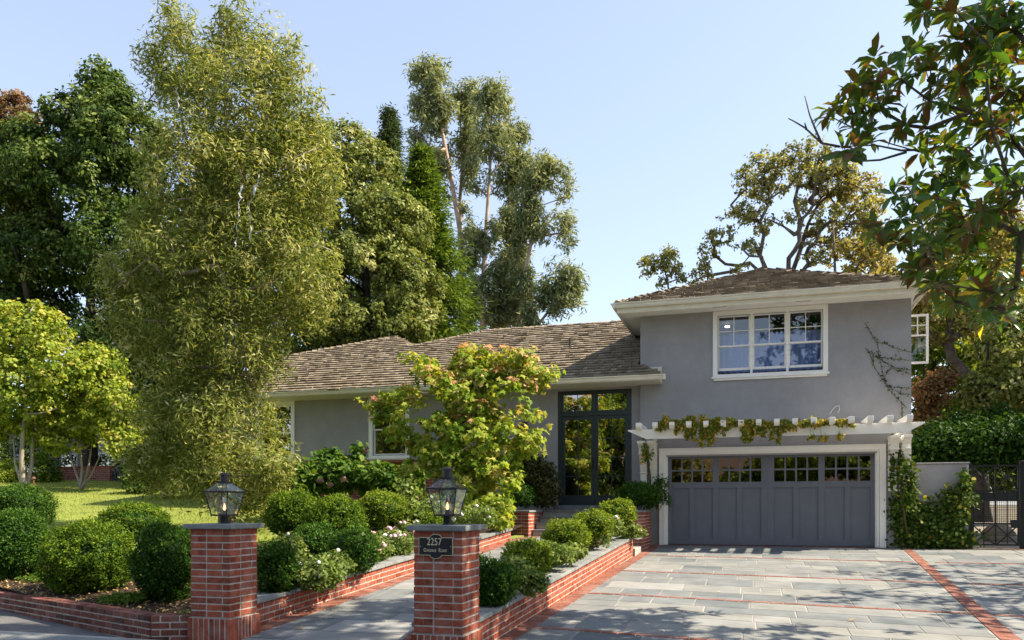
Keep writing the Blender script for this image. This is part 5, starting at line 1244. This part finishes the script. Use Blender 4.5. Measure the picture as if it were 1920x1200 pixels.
tree('broad_tree', 'tall dark green tree far behind the twisted oak, closing the view at the right edge', [base_at(1830,37,1.0), at(1830,740,37), at(1830,600,37)], .25,
   [pb(1740,600,120,160,8), pb(1820,560,140,140,8), pb(1900,600,140,180,8), pb(1760,740,140,160,8), pb(1870,740,160,160,8), pb(1800,860,200,100,8), pb(1900,860,160,100,8), pb(1710,830,70,120,8)], 2.6, 34, .5, .22, 'quad', 'f_oakdark', 'bark_dark', nb=40, seed=25)
shrub('red_shrub', 'reddish leaved shrub between the house corner and the twisted trunk', 'shrub', [pb(1745,740,60,80,-3), pb(1768,712,50,40,-3), pb(1735,790,40,50,-3)], 2600, .10, 'round', 'f_brown', None, .30, 10)
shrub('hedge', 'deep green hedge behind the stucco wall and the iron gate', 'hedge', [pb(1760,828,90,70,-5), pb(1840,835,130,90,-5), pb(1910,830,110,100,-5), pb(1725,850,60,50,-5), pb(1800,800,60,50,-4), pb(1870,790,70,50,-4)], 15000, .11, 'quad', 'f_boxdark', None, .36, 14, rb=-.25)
mb = MB(); c = at(1872, 948, 24)
mb.cyl((c[0],c[1],.5), .3, .42, .3, 9); mb.cyl((c[0],c[1],.8), .42, .2, .25, 9); tag(mb.build('boulder', M['gravel'], smooth=True), 'pale round boulder seen through the iron gate', 'boulder')
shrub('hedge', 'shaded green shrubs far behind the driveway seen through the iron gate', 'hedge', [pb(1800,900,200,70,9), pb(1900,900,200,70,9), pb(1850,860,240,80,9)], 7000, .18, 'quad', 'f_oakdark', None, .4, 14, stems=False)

# ivy, vines
def carpet(name, label, pts, n, size, mat, spread, group=None, thick=.10, stems=None, tpl='round', cat='climbing plant', y=YG, droop=.6, rnd0=.45):
    c0 = at(*pts[0][:2], y); r = thing(name, label, cat, tuple(c0), 0, group); PP = []; wts = np.array([q[2]*q[3] for q in pts], float); wts /= wts.sum()
    for (px, py, wx, hx), k in zip(pts, wts):
        m = int(n*k); c = at(px, py, y); s = scale_at(px, y); d = rg.normal(size=(m,3))*.5
        PP.append(c+np.stack([d[:,0]*wx/2*s, -np.abs(rg.normal(size=m))*thick, d[:,2]*hx/2*s], 1))
    P = np.concatenate(PP); N = rg.normal(size=P.shape)*.45+(0,-.9,.4)
    leaves('foliage', P, N, size, tpl, M[mat], r, rnd=rnd0+rg.normal(size=len(P))*.25, droop=droop)
    if stems:
        mb = MB()
        for st2, rr in stems: mb.tube([at(a, b, y)+(0,-.02-dd,0) for a, b, dd in [(*q, 0) if len(q) == 2 else q for q in st2]], rr, 5)
        mb.build('stems', M['stem'], r, smooth=True)
    return r
carpet('ivy', 'dense green ivy climbing the low stucco garden wall', [(1700,985,55,90),(1695,955,50,60),(1740,990,70,80),(1768,992,70,70),(1798,965,24,90),(1806,900,16,40),(1765,1010,120,36),(1720,960,60,40),(1790,940,60,50),(1808,925,24,60)], 5200, .085, 'f_ivy', .1, thick=.11, y=20.24,
   stems=[(((1730,1020),(1722,960),(1712,900)), .012), (((1790,1020),(1800,960),(1806,880)), .012), (((1810,935),(1790,905),(1775,915)), .005)])
carpet('ivy', 'thin ivy column climbing the right pergola bracket', [(1690,880,16,60),(1708,900,18,70),(1702,930,26,40),(1672,880,6,100)], 900, .07, 'f_ivy', .1, thick=.06, y=19.95, stems=[(((1700,1000),(1690,930),(1688,870),(1696,818)), .022)])
sp = [((1622,605),(1630,620),(1642,640),(1660,645),(1685,655),(1708,660)), ((1622,652),(1640,668),(1665,672),(1708,676)), ((1630,660),(1640,690),(1655,712),(1668,725),(1708,728)), ((1655,712),(1670,690),(1708,702)), ((1645,640),(1648,665),(1655,700),(1662,725),(1680,745),(1700,765)), ((1665,725),(1690,738),(1708,740)), ((1640,668),(1680,690),(1708,694)), ((1690,760),(1692,785),(1696,800))]
r = thing('wall_creeper', 'thin creeper fanning across the right corner of the upper grey wall', 'climbing plant', tuple(at(1705,780,YG))); mb = MB(); PP = []
for line in sp:
    q = [at(a, b, YG-.012) for a, b in line]; mb.tube(q, .005, 4)
    for a, b in zip(q, q[1:]):
        L = np.linalg.norm(b-a); k = max(2, int(L/.035)); t_ = rg.random(k)[:,None]; PP.append(a+(b-a)*t_+rg.normal(size=(k,3))*(.018,.012,.022)+(0,-.02,0))
P = np.concatenate(PP); leaves('foliage', P, rg.normal(size=P.shape)*.35+(0,-1,.3), .038, 'round', M['f_ivy'], r, rnd=.35+rg.normal(size=len(P))*.25); mb.build('stems', M['stem'], r)
c0 = (-.4, 19.1, 3.4); r = thing('pergola_vine', 'yellowing wisteria vine draped over the white pergola above the garage', 'climbing plant', c0); PP = []; AX = []; mb = MB()
mb.tube([(-2.4,19.6,3.36),(-1.5,19.3,3.37),(0,19.25,3.36),(1.5,19.3,3.365),(2.6,19.35,3.36)], .014, 5)
segs = [(1237,800,10,22),(1250,797,14,36),(1270,800,14,28),(1282,805,16,44),(1297,800,16,46),(1312,805,18,48),(1322,800,14,44),(1335,808,18,48),(1345,795,10,30),(1362,800,14,22),(1378,795,14,20),(1398,808,16,46),(1410,808,14,44),(1422,802,14,34),(1440,802,18,30),(1452,812,14,40),(1472,800,14,24),(1488,796,14,14),(1512,796,12,10),(1528,796,18,8),(1594,796,14,8),(1520,820,12,10),(1545,820,14,10),(1576,818,10,10),(1230,800,8,12)]+[(1245+k*17, 793+random.randint(-2,2), 16, 12) for k in range(21)]
for px, py, wx, hx in segs:
    c = at(px, py, 19.08); s = scale_at(px, 19.1); m = int(8+wx*hx*.30)
    for _ in range(max(1, wx//5)):
        x = c[0]+random.uniform(-.5,.5)*wx*s; z1 = c[2]+hx/2*s*random.uniform(.7,1.1); L = hx*s*random.uniform(.5,1.05); k = max(4, int(m/2.2)); tt = rg.random(k)
        yy = 19.12-random.uniform(0,.14); PP.append(np.stack([x+rg.normal(size=k)*.03, yy+rg.normal(size=k)*.03, z1-tt*L], 1)); AX.append(np.tile((0,0,-1.), (k,1))+rg.normal(size=(k,3))*.6)
        mb.tube([(x,19.3,3.36),(x,yy,z1),(x,yy,z1-L)], .003, 4)
P = np.concatenate(PP); leaves('foliage', P, rg.normal(size=P.shape)*.5+(0,-.8,.4), 0.075, 'quad', M['f_wist'], r, axis=np.concatenate(AX)); mb.build('stems', M['stem'], r)
carpet('bracket_vine', 'woody vine with a few yellow leaves twisting up the left pergola bracket', [(1210,845,14,30),(1216,850,14,26),(1205,862,8,20)], 70, .08, 'f_wist', .1, thick=.05, y=19.6,
   stems=[(((1220,915),(1219,890),(1214,862),(1208,835),(1206,822)), .024), (((1216,915),(1213,895),(1219,870),(1210,845)), .010)])

# magnolia overhanging from the right
r = thing('magnolia', 'big leaved magnolia overhanging the driveway from the right edge', 'tree', (5.3, 10.2, -.15)); YM = 10.0
tk = [(5.3,10.2,-.15), (5.2,10.2,1.6), (5.0,10.1,3.4), (4.9,9.9,5.2), (4.9,9.8,7.2), (4.8,9.7,9.2)]
fr = [(1900,20),(1850,10),(1880,60),(1790,20),(1745,20),(1768,18),(1905,110),(1860,90),(1800,75),(1830,130),(1880,160),(1915,190),(1745,115),(1715,125),(1700,100),(1690,150),(1660,170),(1640,150),(1610,160),(1590,185),(1570,200),(1560,220),(1625,190),(1600,240),(1640,240),(1580,285),(1600,215),(1650,205),
      (1745,190),(1780,200),(1820,210),(1860,240),(1900,260),(1740,240),(1700,235),(1770,270),(1810,290),(1850,310),(1890,330),(1725,285),(1760,320),(1800,350),(1700,350),(1675,365),(1720,380),(1755,370),(1690,410),(1730,420),(1770,410),(1805,420),(1840,395),(1880,390),(1915,360),(1700,450),(1680,455),(1740,460),(1780,450),(1640,432),(1815,445),
      (1715,485),(1725,505),(1735,480),(1760,530),(1780,545),(1810,550),(1840,545),(1870,550),(1905,540),(1790,565),(1850,575),(1890,585),(1915,440),(1880,200),(1840,60),(1905,60),(1650,130),(1830,30),(1870,130),(1810,160),(1780,140)]
tg = []; lv_c = []; 
for i, (a, b) in enumerate(fr):
    for j in range(2 if a > 1740 else 1):
        c = at(a+random.uniform(-14,14)*j, b+random.uniform(-14,14)*j, YM+random.uniform(-.55,.9)+(.9*j)); tg.append(c)
# unseen part of the crown beyond the frame and above
for _ in range(760):
    a = random.random()*6.28; q = random.random()**.5; c = np.array((4.6+4.2*q*math.cos(a), 8.4+3.5*q*math.sin(a), random.uniform(4.4, 12)))
    if c[0] > .286*c[1]+.35 or c[2] > 1.5+.66*c[1]: tg.append(c)
for _ in range(300):
    d = unit(rg.normal(size=3)[None])[0]*random.random()**.4; c = np.array((2.6, 8.5, 9.9))+d*(2.8, 1.9, 1.9)
    if c[2] > 1.5+.66*c[1]: tg.append(c)
ch = grow(tk, .2, [np.array(q) for q in tg], .16, .35, .007, 31, power=.5)
mbw = MB()
for pp, rr in ch: mbw.tube(pp, rr, 7 if max(rr) > .04 else 5)
for line in (((1575,275),(1540,268),(1510,240),(1490,228),(1478,222)), ((1540,268),(1528,240),(1518,215),(1509,180)), ((1512,243),(1509,230)), ((1745,280),(1690,282),(1640,272),(1575,275)), ((1700,285),(1650,300),(1600,303),(1580,295))):
    mbw.tube([at(a, b, YM+.1) for a, b in line], [lerp(.016,.006,i/(len(line)-1)) for i in range(len(line))], 5)
mbw.build('trunk', M['bark_grey'], r, smooth=True)
PP, NN, AX, RR = [], [], [], []
for c in tg:
    for w_ in range(2):
        cc = c+rg.normal(size=3)*.11*w_; up = unit((rg.normal(size=3)*.55+(-.25,-.1,.75))[None])[0]; k = random.randint(7, 11)
        for i in range(k):
            a = 6.283*i/k+random.uniform(-.25,.25); u = unit(np.cross(up, (0.3,.9,.2))[None])[0]; v = np.cross(up, u); el = random.uniform(-.5, 1.1)
            d = (u*math.cos(a)+v*math.sin(a))*math.cos(el)+up*math.sin(el); d = d+(0,0,-.18); d = unit(d[None])[0]
            nn = up-d*np.dot(up, d); PP.append(cc+d*.02); NN.append(nn+rg.normal(size=3)*.12); AX.append(d*6); RR.append(.45+random.gauss(0,.2)+(.5 if random.random() < .03 else 0))
leaves('crown', np.array(PP), np.array(NN), .205, 'mag', M['f_mag'], r, axis=np.array(AX), rnd=np.array(RR), var=.28)

# shade tree to the right of the drive, and trees across the street (reflected in the doors)
def far_tree(label, x, y, h, w_, mat, seed, dens=.8, z=-.1, per=34, low=.45, size=.30, cr=.6):
    bl = [(np.array((x+random.uniform(-.35,.35)*w_, y+random.uniform(-.35,.35)*w_, z+h*q)), np.array((w_*.42, w_*.42, h*.20))) for q in (low, lerp(low,.85,.4), lerp(low,.85,.7), .83)]
    tree('street_tree', label, [(x,y,z), (x+.1,y,z+h*.3), (x,y+.1,z+h*.6)], h*.022, bl, dens, per, cr, size, 'quad', mat, 'bark_dark', 'trees along the street', nb=40, step=.8, inner=.3, rmin=.02, seed=seed)
far_tree('open crowned street tree right of the driveway beyond the frame', 10.4, 15.8, 9.5, 5.6, 'f_gnarlg', 41, .5, size=.2, per=16, cr=.5)
far_tree('taller street tree right of the driveway beyond the frame', 10.5, 7.0, 12, 7, 'f_oakdark', 42, 1.6)
far_tree('golden tree across the street behind the viewer', 7.0, -12, 7.5, 6, 'f_bright', 43, 2.0, low=.18)
far_tree('green tree across the street behind the viewer', 1.0, -14, 7.0, 6, 'f_bright', 44, 2.0, low=.18)
far_tree('russet tree across the street behind the viewer', -5.0, -13, 8, 6, 'f_gnarl', 45, 2.0, low=.18)
far_tree('dark oak across the street behind the viewer', -12.0, -14, 9, 7, 'f_oakdark', 46, 2.0, low=.18)
far_tree('wide oak across the street behind the viewer', 13.0, -14, 9, 7, 'f_oak', 47, 2.0, low=.18)

far_tree('leafy tree across the street, far to the left behind the viewer', -19.0, -13, 8, 7, 'f_oak', 48, 2.0, low=.18)
far_tree('second leafy tree across the street, farthest left behind the viewer', -27.0, -14, 9, 8, 'f_oakdark', 49, 2.0, low=.18)
far_tree('broad tree across the street, seen only in the leftmost house window', -35.5, -13, 13, 9, 'f_oak', 51, 2.0, low=.18)
far_tree('broad dark tree across the street, beyond the leftmost window reflection', -43, -12, 9, 8, 'f_oakdark', 52, 2.0, low=.18)
far_tree('tall tree across the street, facing the entry doors', -9.3, -15.5, 12, 6.5, 'f_bright', 53, 2.0, low=.18)
far_tree('unseen shade tree beyond the iron gate, right of the frame', 13.5, 24.5, 10, 8, 'f_oakdark', 54, 1.6)  # unseen tree, added so that its shadow falls on the hedge
far_tree('slim tree across the street, between the golden tree and the green one', 4.0, -17, 9, 6, 'f_oak', 50, 2.0, low=.18)
r = thing('opposite_house', 'brick house with a brown hipped roof across the street behind the viewer', 'house', (3, -24, -.1))
mb = MB(); mb.box(-10, 16, -30, -22, -.1, 3.0, .5); mb.build('wall', plain('dull_brick_wall', (.16,.06,.045), .9), r)
mb = MB(); mb.prism([(-31,3.0),(-26,6.2),(-21.2,3.0)], 0, -10.8, 16.8, .5); mb.build('roof', plain('brown_roof_far', (.12,.07,.05), .9), r)
for k in range(6): mb = MB(); mb.box(-8.5+k*4, -7.0+k*4, -22.0, -21.93, 1.0, 2.3, .5); mb.build('window', M['white'], r)
shrub('hedge', 'clipped hedge along the pavement across the street behind the viewer', 'hedge', [(np.array((x, -9.5, .5)), np.array((1.8, .6, .8))) for x in range(-16, 16, 3)], 9000, .16, 'quad', 'f_box', None, .3, 14, stems=False)

mb = MB(); a_, b_ = at(1020,618,44), at(1215,592,25); mb.tube([lerp(a_, b_, k/10)-np.array((0,0,.35*math.sin(math.pi*k/10))) for k in range(11)], .012, 5)
tag(mb.build('overhead_cable', M['black']), 'thin dark overhead cable running behind the low roof to the upper roof corner', 'cable')

# fallen leaves on the paving
GL = 'fallen leaves on the paving'
def fl(px, py, surf_, lb, s=.11):
    lo, hi = 1., 60.; a = (px-960)/F; vx, vy, vz = -sT+a*cT, cT+a*sT, (HZ-py)/F
    for _ in range(50):
        m_ = (lo+hi)/2
        if ZC+vz*m_ > surf_(vx*m_, vy*m_): lo = m_
        else: hi = m_
    p = np.array((vx*lo, vy*lo, surf_(vx*lo, vy*lo)+.012)); th = random.random()*6.28; V = TPL['mag'][0]; u = np.array((math.cos(th), math.sin(th), 0)); v = np.array((-u[1], u[0], 0))
    mb = MB(); mb.mesh([p+s*(q[0]*u+q[1]*1.1*v+(0,0,abs(q[1])*.5+.1*q[0])) for q in V], TPL['mag'][1]); tag(mb.build('fallen_leaf', M['f_dry']), lb, 'leaf', GL)
pw = lambda x, y: ZP(y)
for px, py, sf, lb in ((1196,1144,G,'curled tan leaf alone on the driveway slabs right of the planter wall'), (1815,1147,G,'yellow brown leaf at the end of a brick band by the right brick border'), (1894,1152,G,'tan leaf near the right frame edge, right of the brick border'),
    (1676,1116,G,'pale leaf on the slabs in the right middle of the driveway'), (1346,1112,G,'small leaf near the middle brick band of the driveway'), (552,1180,pw,'tan leaf on the walkway near the left pillar'), (1900,1127,G,'small dark leaf by the right frame edge, above the tan one'), (1590,1165,G,'thin dark leaf low in the middle of the driveway')):
    fl(px, py, sf, lb, .12 if py > 1130 else .09)
